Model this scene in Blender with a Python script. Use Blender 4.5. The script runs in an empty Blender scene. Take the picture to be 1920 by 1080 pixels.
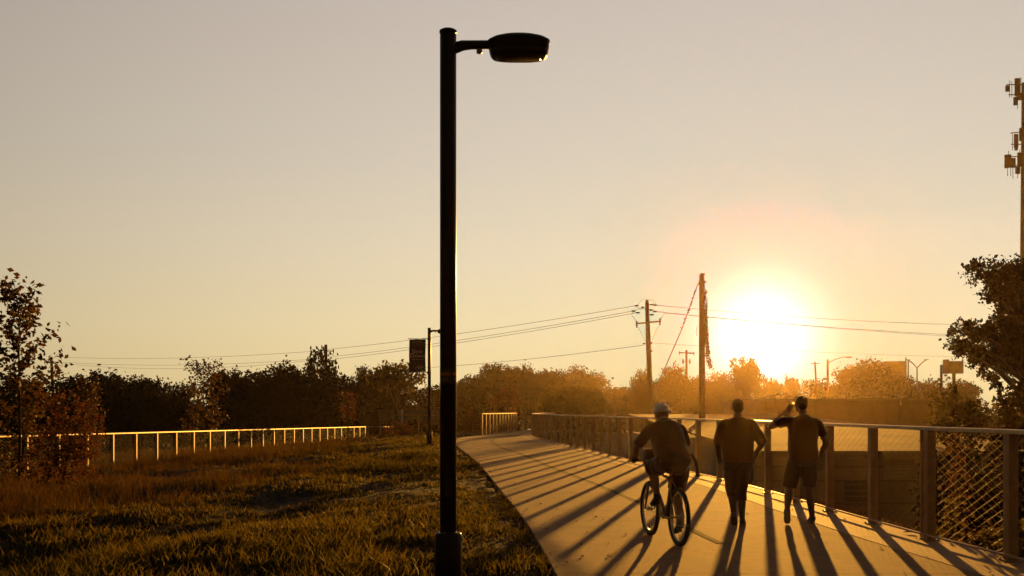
import bpy, bmesh, math, random
import numpy as np
from mathutils import Vector, Matrix, Quaternion

R = math.radians
sc = bpy.context.scene
col = sc.collection
rng = np.random.default_rng(7)
random.seed(7)

# ------------------------------------------------------------------ camera
CAMZ = 1.57
cam = bpy.data.cameras.new('camera'); camo = bpy.data.objects.new('camera', cam); col.objects.link(camo)
camo.location = (0, 0, CAMZ); camo.rotation_euler = (R(90), 0, 0)
cam.lens = 35; cam.sensor_width = 36; cam.sensor_fit = 'HORIZONTAL'; cam.shift_y = 0.1193
cam.clip_start = 0.05; cam.clip_end = 5000
sc.camera = camo
F = 35 / 36 * 1920


def at(px, py, d):
    """a point of the place seen at photograph pixel px, py at depth d metres"""
    return Vector(((px - 960) * d / F, d, CAMZ + (769 - py) * d / F))


# ------------------------------------------------------------------ world
SUN_AZ, SUN_EL, GLOW_EL = R(14.1), R(4.9), R(4.0)
world = bpy.data.worlds.new("World"); sc.world = world; world.use_nodes = True
wt = world.node_tree; wn = wt.nodes; wl = wt.links
bg = wn['Background']


def wmath(op, a, b=None, c=None, nt=None):
    nt = nt or wt
    n = nt.nodes.new('ShaderNodeMath'); n.operation = op
    for i, v in enumerate((a, b, c)):
        if v is None: continue
        if isinstance(v, (int, float)): n.inputs[i].default_value = v
        else: nt.links.new(v, n.inputs[i])
    return n.outputs[0]


sky = wn.new('ShaderNodeTexSky'); sky.sky_type = 'NISHITA'; sky.sun_disc = False
sky.sun_elevation = SUN_EL; sky.sun_rotation = SUN_AZ
sky.air_density = 1.0; sky.dust_density = 1.5; sky.ozone_density = 1.0
tc = wn.new('ShaderNodeTexCoord')
sep = wn.new('ShaderNodeSeparateXYZ'); wl.new(tc.outputs['Generated'], sep.inputs[0])
el = wmath('ARCSINE', sep.outputs[2])
ramp = wn.new('ShaderNodeValToRGB')
wl.new(wmath('MULTIPLY_ADD', el, 1 / R(100), 0.1), ramp.inputs[0])   # -10 deg -> 0, 90 deg -> 1
def stop(deg, c, first=False):
    e = ramp.color_ramp.elements[0] if first else ramp.color_ramp.elements.new((deg + 10) / 100)
    e.position = (deg + 10) / 100; e.color = (*c, 1)
ramp.color_ramp.elements.remove(ramp.color_ramp.elements[1])
stop(-8, (0.05, 0.03, 0.012), True)
stop(-0.8, (0.30, 0.20, 0.08))
stop(0.5, (0.88, 0.66, 0.31))
stop(4.7, (0.88, 0.71, 0.415))
stop(9, (0.81, 0.68, 0.48))
stop(14, (0.71, 0.615, 0.49))
stop(22, (0.63, 0.54, 0.465))
stop(45, (0.24, 0.225, 0.22))
stop(90, (0.09, 0.09, 0.10))
gdir = wn.new('ShaderNodeVectorMath'); gdir.operation = 'DOT_PRODUCT'
wl.new(tc.outputs['Generated'], gdir.inputs[0])
gdir.inputs[1].default_value = (math.sin(SUN_AZ) * math.cos(GLOW_EL), math.cos(SUN_AZ) * math.cos(GLOW_EL), math.sin(GLOW_EL))
cosg = wmath('MINIMUM', gdir.outputs['Value'], 1.0)
theta = wmath('ARCCOSINE', cosg)
HAZE_D, HAZE_G = 0.0001, 0.88
# the sky dims smoothly away from the sun
mr = wn.new('ShaderNodeMapRange'); mr.interpolation_type = 'SMOOTHSTEP'
mr.inputs['From Min'].default_value = R(8); mr.inputs['From Max'].default_value = R(95); mr.inputs['To Min'].default_value = 1.0; mr.inputs['To Max'].default_value = 0.10
wl.new(theta, mr.inputs['Value']); dim = mr.outputs[0]


def wscale(colsock, f):
    n = wn.new('ShaderNodeVectorMath'); n.operation = 'SCALE'
    if isinstance(colsock, tuple): n.inputs[0].default_value = colsock
    else: wl.new(colsock, n.inputs[0])
    if isinstance(f, (int, float)): n.inputs['Scale'].default_value = f
    else: wl.new(f, n.inputs['Scale'])
    return n.outputs[0]


def wadd(a, b):
    n = wn.new('ShaderNodeVectorMath'); n.operation = 'ADD'
    wl.new(a, n.inputs[0]); wl.new(b, n.inputs[1]); return n.outputs[0]


base = wscale(ramp.outputs[0], dim)
nis = wscale(sky.outputs[0], 0.002)
core = wscale((1.0, 0.93, 0.75), wmath('MULTIPLY', wmath('EXPONENT', wmath('MULTIPLY', wmath('SUBTRACT', 1.0, cosg), -1 / 0.00105)), 1.7))
# the haze near the ground adds its own golden light, so the sky behind it is that much less golden
sdir = wn.new('ShaderNodeVectorMath'); sdir.operation = 'DOT_PRODUCT'; wl.new(tc.outputs['Generated'], sdir.inputs[0])
sdir.inputs[1].default_value = (math.sin(SUN_AZ) * math.cos(SUN_EL), math.cos(SUN_AZ) * math.cos(SUN_EL), math.sin(SUN_EL))
hg = wmath('POWER', wmath('MULTIPLY_ADD', wmath('MINIMUM', sdir.outputs['Value'], 1.0), -2 * HAZE_G, 1 + HAZE_G ** 2), -1.5)
hlen = wmath('MINIMUM', wmath('DIVIDE', 40.0, wmath('MAXIMUM', sep.outputs[2], 0.01)), 215.0)
hz_ = wmath('MULTIPLY', wmath('MULTIPLY', hg, hlen), -(1 - HAZE_G ** 2) / (4 * math.pi) * HAZE_D * 10 * 0.97)
gold = wscale((1.0, 0.34, 0.027), hz_)
sp = wn.new('ShaderNodeSeparateXYZ'); wl.new(wadd(wadd(base, nis), gold), sp.inputs[0]); mx = wn.new('ShaderNodeCombineXYZ')
for k_ in range(3): wl.new(wmath('SMOOTH_MAX', sp.outputs[k_], 0.0, (0.3, 0.25, 0.05)[k_]), mx.inputs[k_])
wl.new(wadd(mx.outputs[0], core), bg.inputs[0])
bg.inputs[1].default_value = 0.5

# ------------------------------------------------------------------ sun
sl = bpy.data.lights.new('sun', 'SUN'); so = bpy.data.objects.new('sun', sl); col.objects.link(so)
sl.energy = 5.0; sl.angle = R(0.45); sl.color = (1.0, 0.45, 0.06)
SDIR = Vector((math.sin(SUN_AZ) * math.cos(SUN_EL), math.cos(SUN_AZ) * math.cos(SUN_EL), math.sin(SUN_EL)))
so.rotation_euler = (-SDIR).to_track_quat('-Z', 'Y').to_euler(); so.location = (60, 240, 40)

sc.view_settings.view_transform = 'Standard'; sc.view_settings.look = 'None'
sc.view_settings.exposure = 1.0; sc.view_settings.gamma = 1.0; sc.view_settings.use_curve_mapping = False
sc.render.engine = 'CYCLES'
sc.cycles.use_denoising = True
sc.cycles.max_bounces = 6; sc.cycles.volume_bounces = 0; sc.cycles.transparent_max_bounces = 8
sc.cycles.sample_clamp_indirect = 4.0

# ------------------------------------------------------------------ materials
def mat(name, color, rough=0.7, metal=0.0, spec=0.5, noise=None, amount=0.3, color2=None, bump=0.0, bscale=None, transl=None):
    m = bpy.data.materials.new(name); m.use_nodes = True
    nt = m.node_tree; p = nt.nodes['Principled BSDF']
    p.inputs['Base Color'].default_value = (*color, 1); p.inputs['Roughness'].default_value = rough
    p.inputs['Metallic'].default_value = metal; p.inputs['Specular IOR Level'].default_value = spec
    if noise:
        t = nt.nodes.new('ShaderNodeTexCoord'); nz = nt.nodes.new('ShaderNodeTexNoise')
        nz.inputs['Scale'].default_value = noise; nz.inputs['Detail'].default_value = 6; nz.inputs['Roughness'].default_value = 0.65
        nt.links.new(t.outputs['Object'], nz.inputs['Vector'])
        r = nt.nodes.new('ShaderNodeValToRGB'); r.color_ramp.elements[0].position = 0.32; r.color_ramp.elements[1].position = 0.68
        c2 = color2 or tuple(c * (1 - amount) for c in color)
        r.color_ramp.elements[0].color = (*c2, 1); r.color_ramp.elements[1].color = (*color, 1)
        nt.links.new(nz.outputs[0], r.inputs[0]); nt.links.new(r.outputs[0], p.inputs['Base Color'])
        if bump:
            nb = nt.nodes.new('ShaderNodeTexNoise'); nb.inputs['Scale'].default_value = bscale or noise * 8; nb.inputs['Detail'].default_value = 4
            nt.links.new(t.outputs['Object'], nb.inputs['Vector'])
            b = nt.nodes.new('ShaderNodeBump'); b.inputs['Strength'].default_value = bump; b.inputs['Distance'].default_value = 0.01
            nt.links.new(nb.outputs[0], b.inputs['Height']); nt.links.new(b.outputs[0], p.inputs['Normal'])
    if transl:
        tr = nt.nodes.new('ShaderNodeBsdfTranslucent'); tr.inputs[0].default_value = (*transl, 1)
        ad = nt.nodes.new('ShaderNodeAddShader'); out = nt.nodes['Material Output']
        nt.links.new(p.outputs[0], ad.inputs[0]); nt.links.new(tr.outputs[0], ad.inputs[1]); nt.links.new(ad.outputs[0], out.inputs['Surface'])
    return m


M = {}
M['concrete'] = mat('concrete', (0.26, 0.112, 0.042), 0.88, noise=1.3, amount=0.2, bump=0.35, bscale=90, spec=0.14)
M['edge_concrete'] = mat('edge_concrete', (0.34, 0.16, 0.065), 0.8, spec=0.22, noise=2.0, amount=0.14, bump=0.3, bscale=90)
M['joint'] = mat('path_base', (0.06, 0.045, 0.03), 0.9, spec=0.1)
M['path_mark'] = mat('dark_mark', (0.070, 0.030, 0.012), 0.95, noise=14, amount=0.5, spec=0.04)  # dark mottled tone of the strip laid on the path
M['soil'] = mat('soil', (0.012, 0.007, 0.003), 0.95, noise=0.6, amount=0.5, spec=0.05)
M['steel'] = mat('weathered_steel', (0.42, 0.22, 0.085), 0.5, metal=0.2, noise=5, amount=0.3)
M['rail'] = mat('rail_cap', (0.62, 0.44, 0.26), 0.45, metal=0.35, noise=4, amount=0.2)
M['wire'] = mat('mesh_wire', (0.12, 0.072, 0.034), 0.6, metal=0.1)
M['black'] = mat('black_paint', (0.010, 0.007, 0.004), 0.4, spec=0.12, noise=8, amount=0.2)
M['lens'] = mat('lamp_lens', (0.03, 0.02, 0.01), 0.25, spec=0.2)
M['photocell'] = mat('photocell', (0.35, 0.17, 0.08), 0.3)
M['stick_green'] = mat('sticker_green', (0.022, 0.022, 0.004), 0.7, spec=0.1)
M['stick_orange'] = mat('sticker_orange', (0.22, 0.07, 0.012), 0.7, spec=0.1)
M['stick_text'] = mat('sticker_text', (0.09, 0.085, 0.012), 0.7, spec=0.1)
M['banner'] = mat('banner_cloth', (0.030, 0.013, 0.016), 0.8, noise=3, amount=0.15, transl=(0.010, 0.004, 0.005))
M['print'] = mat('banner_print', (0.55, 0.42, 0.36), 0.8)
M['wood'] = mat('pole_wood', (0.10, 0.055, 0.028), 0.85, noise=3, amount=0.4, spec=0.2)
M['cable'] = mat('cable', (0.03, 0.02, 0.012), 0.6)
M['bark'] = mat('bark', (0.045, 0.028, 0.016), 0.9, noise=6, amount=0.5, spec=0.1)
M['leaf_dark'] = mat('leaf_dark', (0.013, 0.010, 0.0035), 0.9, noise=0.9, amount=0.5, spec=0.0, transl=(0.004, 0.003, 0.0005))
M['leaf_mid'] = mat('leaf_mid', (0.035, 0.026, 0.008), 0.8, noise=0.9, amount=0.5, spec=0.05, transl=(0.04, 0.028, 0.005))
M['leaf_red'] = mat('leaf_red', (0.035, 0.013, 0.005), 0.8, noise=1.4, amount=0.6, spec=0.05, transl=(0.035, 0.012, 0.003))
M['leaf_tulip'] = mat('leaf_tulip', (0.026, 0.014, 0.005), 0.7, noise=1.4, amount=0.5, spec=0.1, transl=(0.03, 0.015, 0.003))
M['grass'] = mat('grass_blade', (0.012, 0.011, 0.002), 0.7, noise=7, amount=0.7, spec=0.04, transl=(0.050, 0.036, 0.003))
M['grass_low'] = mat('grass_low', (0.009, 0.007, 0.002), 0.8, noise=0.8, amount=0.5, spec=0.0, transl=(0.012, 0.009, 0.001))
M['grass_red'] = mat('grass_dry', (0.020, 0.010, 0.003), 0.8, noise=3.0, amount=0.6, spec=0.03, transl=(0.034, 0.017, 0.002))
M['bank'] = mat('bank_blade', (0.022, 0.012, 0.004), 0.8, noise=0.7, amount=0.6, spec=0.03, transl=(0.018, 0.008, 0.001))
M['roof'] = mat('roof_metal', (0.20, 0.115, 0.06), 0.95, noise=0.35, amount=0.22, spec=0.03)
M['wall'] = mat('shed_wall', (0.17, 0.115, 0.07), 0.8, noise=0.7, amount=0.3)
M['wall_dark'] = mat('shed_dark', (0.05, 0.033, 0.02), 0.8, noise=1, amount=0.3)
M['brick'] = mat('brown_wall', (0.16, 0.085, 0.045), 0.85, noise=1.2, amount=0.25)
M['pale'] = mat('pale_panel', (0.20, 0.17, 0.12), 0.7, noise=1.5, amount=0.35)
M['skin'] = mat('skin', (0.21, 0.09, 0.04), 0.6, noise=20, amount=0.08)
M['skin_dark'] = mat('skin_dark', (0.07, 0.03, 0.014), 0.55, noise=20, amount=0.08)
M['hair'] = mat('hair', (0.02, 0.012, 0.008), 0.7)
M['shirt_brown'] = mat('shirt_brown', (0.09, 0.030, 0.009), 0.85, noise=9, amount=0.15, bump=0.3, bscale=30)
M['shirt_dark'] = mat('shirt_dark', (0.04, 0.014, 0.005), 0.85, noise=9, amount=0.15, bump=0.3, bscale=30)
M['shorts'] = mat('shorts_dark', (0.022, 0.014, 0.011), 0.85, noise=9, amount=0.2)
M['trousers'] = mat('trousers_brown', (0.06, 0.032, 0.018), 0.85, noise=9, amount=0.2)
M['shoe'] = mat('shoe', (0.06, 0.04, 0.028), 0.7)
M['sole'] = mat('sole', (0.13, 0.10, 0.07), 0.7)
M['helmet'] = mat('helmet_shell', (0.62, 0.50, 0.42), 0.35)
M['rubber'] = mat('rubber', (0.014, 0.010, 0.008), 0.8)
M['alloy'] = mat('alloy', (0.45, 0.38, 0.30), 0.3, metal=0.9)
M['frame'] = mat('bike_frame', (0.16, 0.10, 0.06), 0.3, metal=0.5)
M['chrome'] = mat('bright_metal', (0.8, 0.7, 0.55), 0.15, metal=1.0)

for k in ('shirt_brown', 'shirt_dark', 'shorts', 'trousers', 'hair'):
    p_ = M[k].node_tree.nodes['Principled BSDF']; p_.inputs['Sheen Weight'].default_value = 0.35; p_.inputs['Sheen Roughness'].default_value = 0.35; p_.inputs['Specular IOR Level'].default_value = 0.1
def weather(m, stain=0.35, crack=0.0):
    nt = m.node_tree; p = nt.nodes['Principled BSDF']; src = p.inputs['Base Color'].links[0].from_socket
    t = nt.nodes.new('ShaderNodeTexCoord'); f = None
    for sc_, lo, hi, k in ((0.45, 0.35, 0.7, stain), (7.0, 0.45, 0.75, stain * 0.5), (70.0, 0.55, 0.72, stain * 0.9)):
        n = nt.nodes.new('ShaderNodeTexNoise'); n.inputs['Scale'].default_value = sc_; n.inputs['Detail'].default_value = 5; n.inputs['Distortion'].default_value = 0.6; nt.links.new(t.outputs['Object'], n.inputs['Vector'])
        r = nt.nodes.new('ShaderNodeMapRange'); r.inputs['From Min'].default_value = lo; r.inputs['From Max'].default_value = hi; r.inputs['To Min'].default_value = 1.0; r.inputs['To Max'].default_value = 1.0 - k; nt.links.new(n.outputs[0], r.inputs['Value'])
        f = r.outputs[0] if f is None else wmath('MULTIPLY', f, r.outputs[0], nt=nt)
    if crack:
        v = nt.nodes.new('ShaderNodeTexVoronoi'); v.feature = 'DISTANCE_TO_EDGE'; v.inputs['Scale'].default_value = 0.33
        d = nt.nodes.new('ShaderNodeTexNoise'); d.inputs['Scale'].default_value = 2.2; d.inputs['Detail'].default_value = 6; nt.links.new(t.outputs['Object'], d.inputs['Vector'])
        mxv = nt.nodes.new('ShaderNodeVectorMath'); mxv.operation = 'MULTIPLY_ADD'; mxv.inputs[1].default_value = (0.5, 0.5, 0.5); nt.links.new(d.outputs['Color'], mxv.inputs[0]); nt.links.new(t.outputs['Object'], mxv.inputs[2]); nt.links.new(mxv.outputs[0], v.inputs['Vector'])
        r = nt.nodes.new('ShaderNodeMapRange'); r.inputs['From Min'].default_value = 0.0; r.inputs['From Max'].default_value = 0.004; r.inputs['To Min'].default_value = 1 - crack; r.inputs['To Max'].default_value = 1.0; nt.links.new(v.outputs['Distance'], r.inputs['Value'])
        f = wmath('MULTIPLY', f, r.outputs[0], nt=nt)
    sv = nt.nodes.new('ShaderNodeVectorMath'); sv.operation = 'SCALE'; nt.links.new(src, sv.inputs[0]); nt.links.new(f, sv.inputs['Scale']); nt.links.new(sv.outputs[0], p.inputs['Base Color'])


weather(M['concrete'], 0.34, 0.45); weather(M['edge_concrete'], 0.3); weather(M['wall'], 0.4); weather(M['roof'], 0.4); weather(M['brick'], 0.35); weather(M['pale'], 0.4); weather(M['steel'], 0.35); weather(M['rail'], 0.25)
# ------------------------------------------------------------------ helpers
def tag(o, label=None, cat=None, group=None, kind=None):
    if label: o['label'] = label
    if cat: o['category'] = cat
    if group: o['group'] = group
    if kind: o['kind'] = kind
    return o


def empty(name, loc=(0, 0, 0), rz=0.0):
    o = bpy.data.objects.new(name, None); o.location = loc; o.rotation_euler = (0, 0, rz)
    o.empty_display_size = 0.2
    col.objects.link(o); return o


def link(name, me, m=None, parent=None):
    o = bpy.data.objects.new(name, me); col.objects.link(o)
    if m is not None and not me.materials: me.materials.append(m)
    if parent is not None: o.parent = parent
    return o


def children(o): return [c for c in bpy.data.objects if c.parent == o]


def copy_tree(o, parent=None):
    c = o.copy(); col.objects.link(c); c.parent = parent
    for ch in list(o.children): copy_tree(ch, c)
    return c


class MB:
    def __init__(s): s.v = []; s.f = []; s.smooth = []

    def add(s, vs, fs, smooth=False):
        b = len(s.v); s.v.extend(tuple(v) for v in vs)
        s.f.extend(tuple(i + b for i in f) for f in fs); s.smooth.extend([smooth] * len(fs))

    def box(s, c, size, rot=None):
        hx, hy, hz = (q / 2 for q in size)
        vs = [Vector((x, y, z)) for z in (-hz, hz) for x, y in ((-hx, -hy), (hx, -hy), (hx, hy), (-hx, hy))]
        if rot is not None: vs = [rot @ v for v in vs]
        c = Vector(c)
        s.add([v + c for v in vs], [(3, 2, 1, 0), (4, 5, 6, 7), (0, 1, 5, 4), (1, 2, 6, 5), (2, 3, 7, 6), (3, 0, 4, 7)])

    def bar(s, a, b, w, h, up=(0, 0, 1)):
        a, b = Vector(a), Vector(b); d = (b - a); L = d.length; d.normalize()
        x = d.cross(Vector(up)); x.normalize(); z = x.cross(d)
        s.box((a + b) / 2, (w, L, h), Matrix((x, d, z)).transposed())

    def tube(s, pts, rad, n=8, cap=True, closed=False):
        pts = [Vector(p) for p in pts]
        if isinstance(rad, (int, float)): rad = [rad] * len(pts)
        k = len(pts); rings = []; nrm = None
        for i in range(k):
            if closed: t = pts[(i + 1) % k] - pts[i - 1]
            else: t = pts[min(i + 1, k - 1)] - pts[max(i - 1, 0)]
            if t.length < 1e-9: t = Vector((0, 0, 1))
            t.normalize()
            if nrm is None:
                nrm = t.orthogonal().normalized()
            else:
                nrm = nrm - t * nrm.dot(t)
                if nrm.length < 1e-6: nrm = t.orthogonal()
                nrm.normalize()
            b = t.cross(nrm)
            r = rad[i]
            ra, rb = (r if isinstance(r, tuple) else (r, r))
            rings.append([pts[i] + nrm * (ra * math.cos(2 * math.pi * j / n)) + b * (rb * math.sin(2 * math.pi * j / n)) for j in range(n)])
        s.rings(rings, cap, closed)

    def rings(s, rings, cap=True, closed=False, smooth=True):
        n = len(rings[0]); k = len(rings); vs = [v for r in rings for v in r]; fs = []
        for i in range(k if closed else k - 1):
            a = i * n; b = ((i + 1) % k) * n
            for j in range(n):
                fs.append((a + j, a + (j + 1) % n, b + (j + 1) % n, b + j))
        if cap and not closed:
            fs.append(tuple(reversed(range(n)))); fs.append(tuple(range((k - 1) * n, k * n)))
        s.add(vs, fs, smooth)

    def lathe(s, prof, c=(0, 0, 0), n=24, smooth=True):
        c = Vector(c)
        s.rings([[c + Vector((r * math.cos(2 * math.pi * j / n), r * math.sin(2 * math.pi * j / n), z)) for j in range(n)] for r, z in prof], True, smooth=smooth)

    def ellipsoid(s, c, r, n=12, k=8, rot=None):
        c = Vector(c); rings = []
        for i in range(k + 1):
            ph = -math.pi / 2 + math.pi * (i + 0.15) / (k + 0.3)
            ring = []
            for j in range(n):
                v = Vector((r[0] * math.cos(ph) * math.cos(2 * math.pi * j / n), r[1] * math.cos(ph) * math.sin(2 * math.pi * j / n), r[2] * math.sin(ph)))
                if rot is not None: v = rot @ v
                ring.append(c + v)
            rings.append(ring)
        s.rings(rings)

    def mesh(s, name):
        me = bpy.data.meshes.new(name); me.from_pydata([tuple(v) for v in s.v], [], s.f)
        me.polygons.foreach_set('use_smooth', s.smooth); me.update(); return me

    def build(s, name, m, parent=None): return link(name, s.mesh(name), m, parent)


def np_mesh(name, verts, quads=None, tris=None, m=None):
    me = bpy.data.meshes.new(name)
    nq = 0 if quads is None else len(quads); nt_ = 0 if tris is None else len(tris)
    me.vertices.add(len(verts)); me.vertices.foreach_set('co', np.asarray(verts, np.float32).ravel())
    loops = []
    if nq: loops.append(np.asarray(quads, np.int32).ravel())
    if nt_: loops.append(np.asarray(tris, np.int32).ravel())
    loops = np.concatenate(loops)
    me.loops.add(len(loops)); me.loops.foreach_set('vertex_index', loops)
    starts = np.concatenate([np.arange(nq) * 4, nq * 4 + np.arange(nt_) * 3]).astype(np.int32)
    me.polygons.add(nq + nt_); me.polygons.foreach_set('loop_start', starts)
    me.update(calc_edges=True)
    if m is not None: me.materials.append(m)
    return me


def catmull(pts, sub=12):
    P = np.array(pts, float); out = []
    for i in range(len(P) - 1):
        p0 = P[max(i - 1, 0)]; p1 = P[i]; p2 = P[i + 1]; p3 = P[min(i + 2, len(P) - 1)]
        for k in range(sub):
            t = k / sub
            out.append(0.5 * ((2 * p1) + (-p0 + p2) * t + (2 * p0 - 5 * p1 + 4 * p2 - p3) * t * t + (-p0 + 3 * p1 - 3 * p2 + p3) * t ** 3))
    out.append(P[-1]); return np.array(out)


# ------------------------------------------------------------------ path curves and terrain
RIGHT = catmull([(5.45, 3.0), (5.36, 7.2), (5.2, 10.4), (5.07, 12.0), (5.0, 13.6), (4.94, 15.3), (4.84, 19.0), (4.58, 22.9), (4.08, 27.7), (3.6, 31.2), (3.1, 37.1), (2.62, 41.5), (2.06, 48.0), (1.62, 53.0), (1.36, 58.0), (1.28, 63.5), (1.65, 68.0), (2.5, 73.0), (3.9, 79.0)])
LEFT = catmull([(0.72, 3.0), (0.55, 8.0), (0.43, 9.4), (0.22, 13.6), (-0.21, 19.4), (-0.92, 28.5), (-1.65, 36.2), (-2.3, 42.5), (-2.95, 50.0), (-2.95, 56.5), (-2.05, 62.0), (-1.2, 66.5), (0.3, 75.3), (1.5, 79.0)])


def xr(y): return np.interp(y, RIGHT[:, 1], RIGHT[:, 0])
def xl(y): return np.interp(y, LEFT[:, 1], LEFT[:, 0])


def sstep(a, b, x):
    t = np.clip((x - a) / (b - a), 0, 1); return t * t * (3 - 2 * t)


def ground(x, y):
    x = np.asarray(x, float); y = np.asarray(y, float)
    dl = xl(y) - x; dr = x - (xr(y) + 0.25)
    slope = 0.046 + 0.0009 * np.clip(y - 36, 0, 60)
    zl = -0.03 + 0.13 * sstep(0.4, 1.4, dl) * sstep(24, 40, y) * (1 - sstep(3, 8, dl)) + 0.05 * sstep(0.3, 1.0, dl) - slope * np.clip(dl - 1.6, 0, 22)
    rel = 0.10 * np.sin(x * 0.9 + y * 0.31 + 1.2 * np.sin(y * .23)) * np.sin(y * 0.62 - x * 0.2) + 0.04 * np.sin(x * 2.3 - y * .7) * np.sin(y * 1.55 + x * .9 + 1.1 * np.sin(x * .6)) + 0.022 * np.sin(x * 4.1 + y * 2.2) * np.sin(y * 3.3 - x * 1.3)
    zl = zl + rel * (0.25 * sstep(0.3, 1.0, dl) + 0.75 * sstep(1.2, 3.5, dl))
    zl = zl - 1.6 * sstep(16, 40, dl)
    zr = -0.18 - 0.28 * sstep(0.0, 0.9, dr) - 2.3 * sstep(0.8, 5.5, dr)
    z = np.where(dl > 0, zl, np.where(dr > 0, zr, -0.22))
    far = sstep(62, 100, y)
    z = z * (1 - far) + far * -2.4
    return z


xs = np.unique(np.concatenate([np.linspace(-330, -60, 13), np.linspace(-60, -24, 19), np.arange(-24, 12.01, 0.3), np.linspace(12, 60, 25), np.linspace(60, 330, 13)]))
ys = np.unique(np.concatenate([np.linspace(-120, -10, 8), np.arange(-10, 84.01, 0.35), np.linspace(84, 200, 24), np.linspace(200, 209, 3)]))
GX, GY = np.meshgrid(xs, ys)
GZ = ground(GX, GY)
# the sheet stays under the path: cells that touch it follow the cut
V = np.stack([GX.ravel(), GY.ravel(), GZ.ravel()], 1)
nx = len(xs); ny = len(ys)
I, J = np.meshgrid(np.arange(nx - 1), np.arange(ny - 1))
a = (J * nx + I).ravel()
me = np_mesh('ground', V, np.stack([a, a + 1, a + nx + 1, a + nx], 1), None, M['soil'])
tag(link('ground', me), kind='structure')

# path: base, slabs, edge strip
path = empty('path'); tag(path, kind='structure')
yy = np.arange(3.2, 79.0, 0.5)
mb = MB()
ring = []
for y in yy:
    ring.append([(xl(y), y, -0.13), (xr(y) + 0.2, y, -0.13), (xr(y) + 0.2, y, -0.4), (xl(y), y, -0.4)])
mb.rings(ring, smooth=False); mb.build('path_bed', M['joint'], path)
STRIP = 0.78


def slab(name, y0, y1, fa, fb, m):
    n = max(2, int((y1 - y0) / 0.5)); rs = []
    for i in range(n + 1):
        y = y0 + (y1 - y0) * i / n
        A, B = fa(y), fb(y); h = 0.008
        rs.append([(A, y, -h), (A + h, y, 0), (B - h, y, 0), (B, y, -h), (B, y, -0.125), (A, y, -0.125)])
    b = MB(); b.rings(rs, smooth=False); return b.build(name, m, path)


edges = [3.2, 5.2, 9.55, 14.1, 18.7, 23.2, 27.8, 32.4, 37.0, 41.5, 46, 50.6, 55.2, 59.8, 64.4, 69, 73.6, 78.5]
for i in range(len(edges) - 1):
    slab('concrete_slab', edges[i] + 0.006, edges[i + 1] - 0.006, lambda y: xl(y), lambda y: xr(y) - STRIP - 0.006, M['concrete'])
e2 = np.arange(3.2, 78.6, 2.28)
for i in range(len(e2) - 1):
    slab('edge_slab', e2[i] + 0.005, e2[i + 1] - 0.005, lambda y: xr(y) - STRIP + 0.006, lambda y: xr(y) + 0.17, M['edge_concrete'])
# flat dark strip of uneven width, laid along the path
DARK_LINE = catmull([(2.46, 11.7), (2.36, 13.03), (2.15, 17.06), (2.0, 18.7), (1.79, 21.1), (1.44, 24.2), (1.04, 27.9), (0.36, 35.3), (-0.5, 42.2), (-0.95, 50.0), (-0.95, 55.5), (-0.3, 59.5), (0.3, 61)], 14)
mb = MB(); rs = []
for i, (x, y) in enumerate(DARK_LINE):
    t = DARK_LINE[min(i + 1, len(DARK_LINE) - 1)] - DARK_LINE[max(i - 1, 0)]; t /= np.linalg.norm(t); n_ = np.array((t[1], -t[0]))
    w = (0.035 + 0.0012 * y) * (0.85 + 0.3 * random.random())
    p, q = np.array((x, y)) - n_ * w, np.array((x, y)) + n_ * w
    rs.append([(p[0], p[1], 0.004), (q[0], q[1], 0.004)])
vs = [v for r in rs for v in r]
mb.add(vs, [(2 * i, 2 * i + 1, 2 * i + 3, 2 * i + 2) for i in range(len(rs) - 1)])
mb.build('dark_strip', M['path_mark'], path)

# ------------------------------------------------------------------ railings
def wire_panel(L, z0, z1, pitch_v=0.10, slope=0.5, r=0.0014):
    H = z1 - z0; b = MB()
    k = -L * slope
    while k < H:
        for sgn in (1, -1):
            x0 = max(0.0, -k / slope); x1 = min(L, (H - k) / slope)
            if x1 - x0 < 0.02: continue
            pa, pb = (x0, z0 + k + slope * x0), (x1, z0 + k + slope * x1)
            if sgn < 0: pa, pb = (L - pa[0], pa[1]), (L - pb[0], pb[1])
            off = 0.003 * sgn
            b.tube([(pa[0], off, pa[1]), (pb[0], off, pb[1])], r, 3, cap=False)
        k += pitch_v
    me = b.mesh('mesh_panel'); me.materials.append(M['wire']); return me


def post_mesh(h, w=0.105, d=0.105, plate=True):
    b = MB(); b.box((0, 0, h / 2 + 0.006), (w, d, h - 0.012))
    if plate:
        b.box((0, 0, 0.006), (w + 0.07, d + 0.07, 0.012))
        for sx in (-1, 1):
            for sy in (-1, 1): b.lathe([(0.009, 0), (0.009, 0.012)], (sx * (w / 2 + 0.02), sy * (d / 2 + 0.02), 0.012), 6)
    me = b.mesh('post'); me.materials.append(M['steel']); return me


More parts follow.
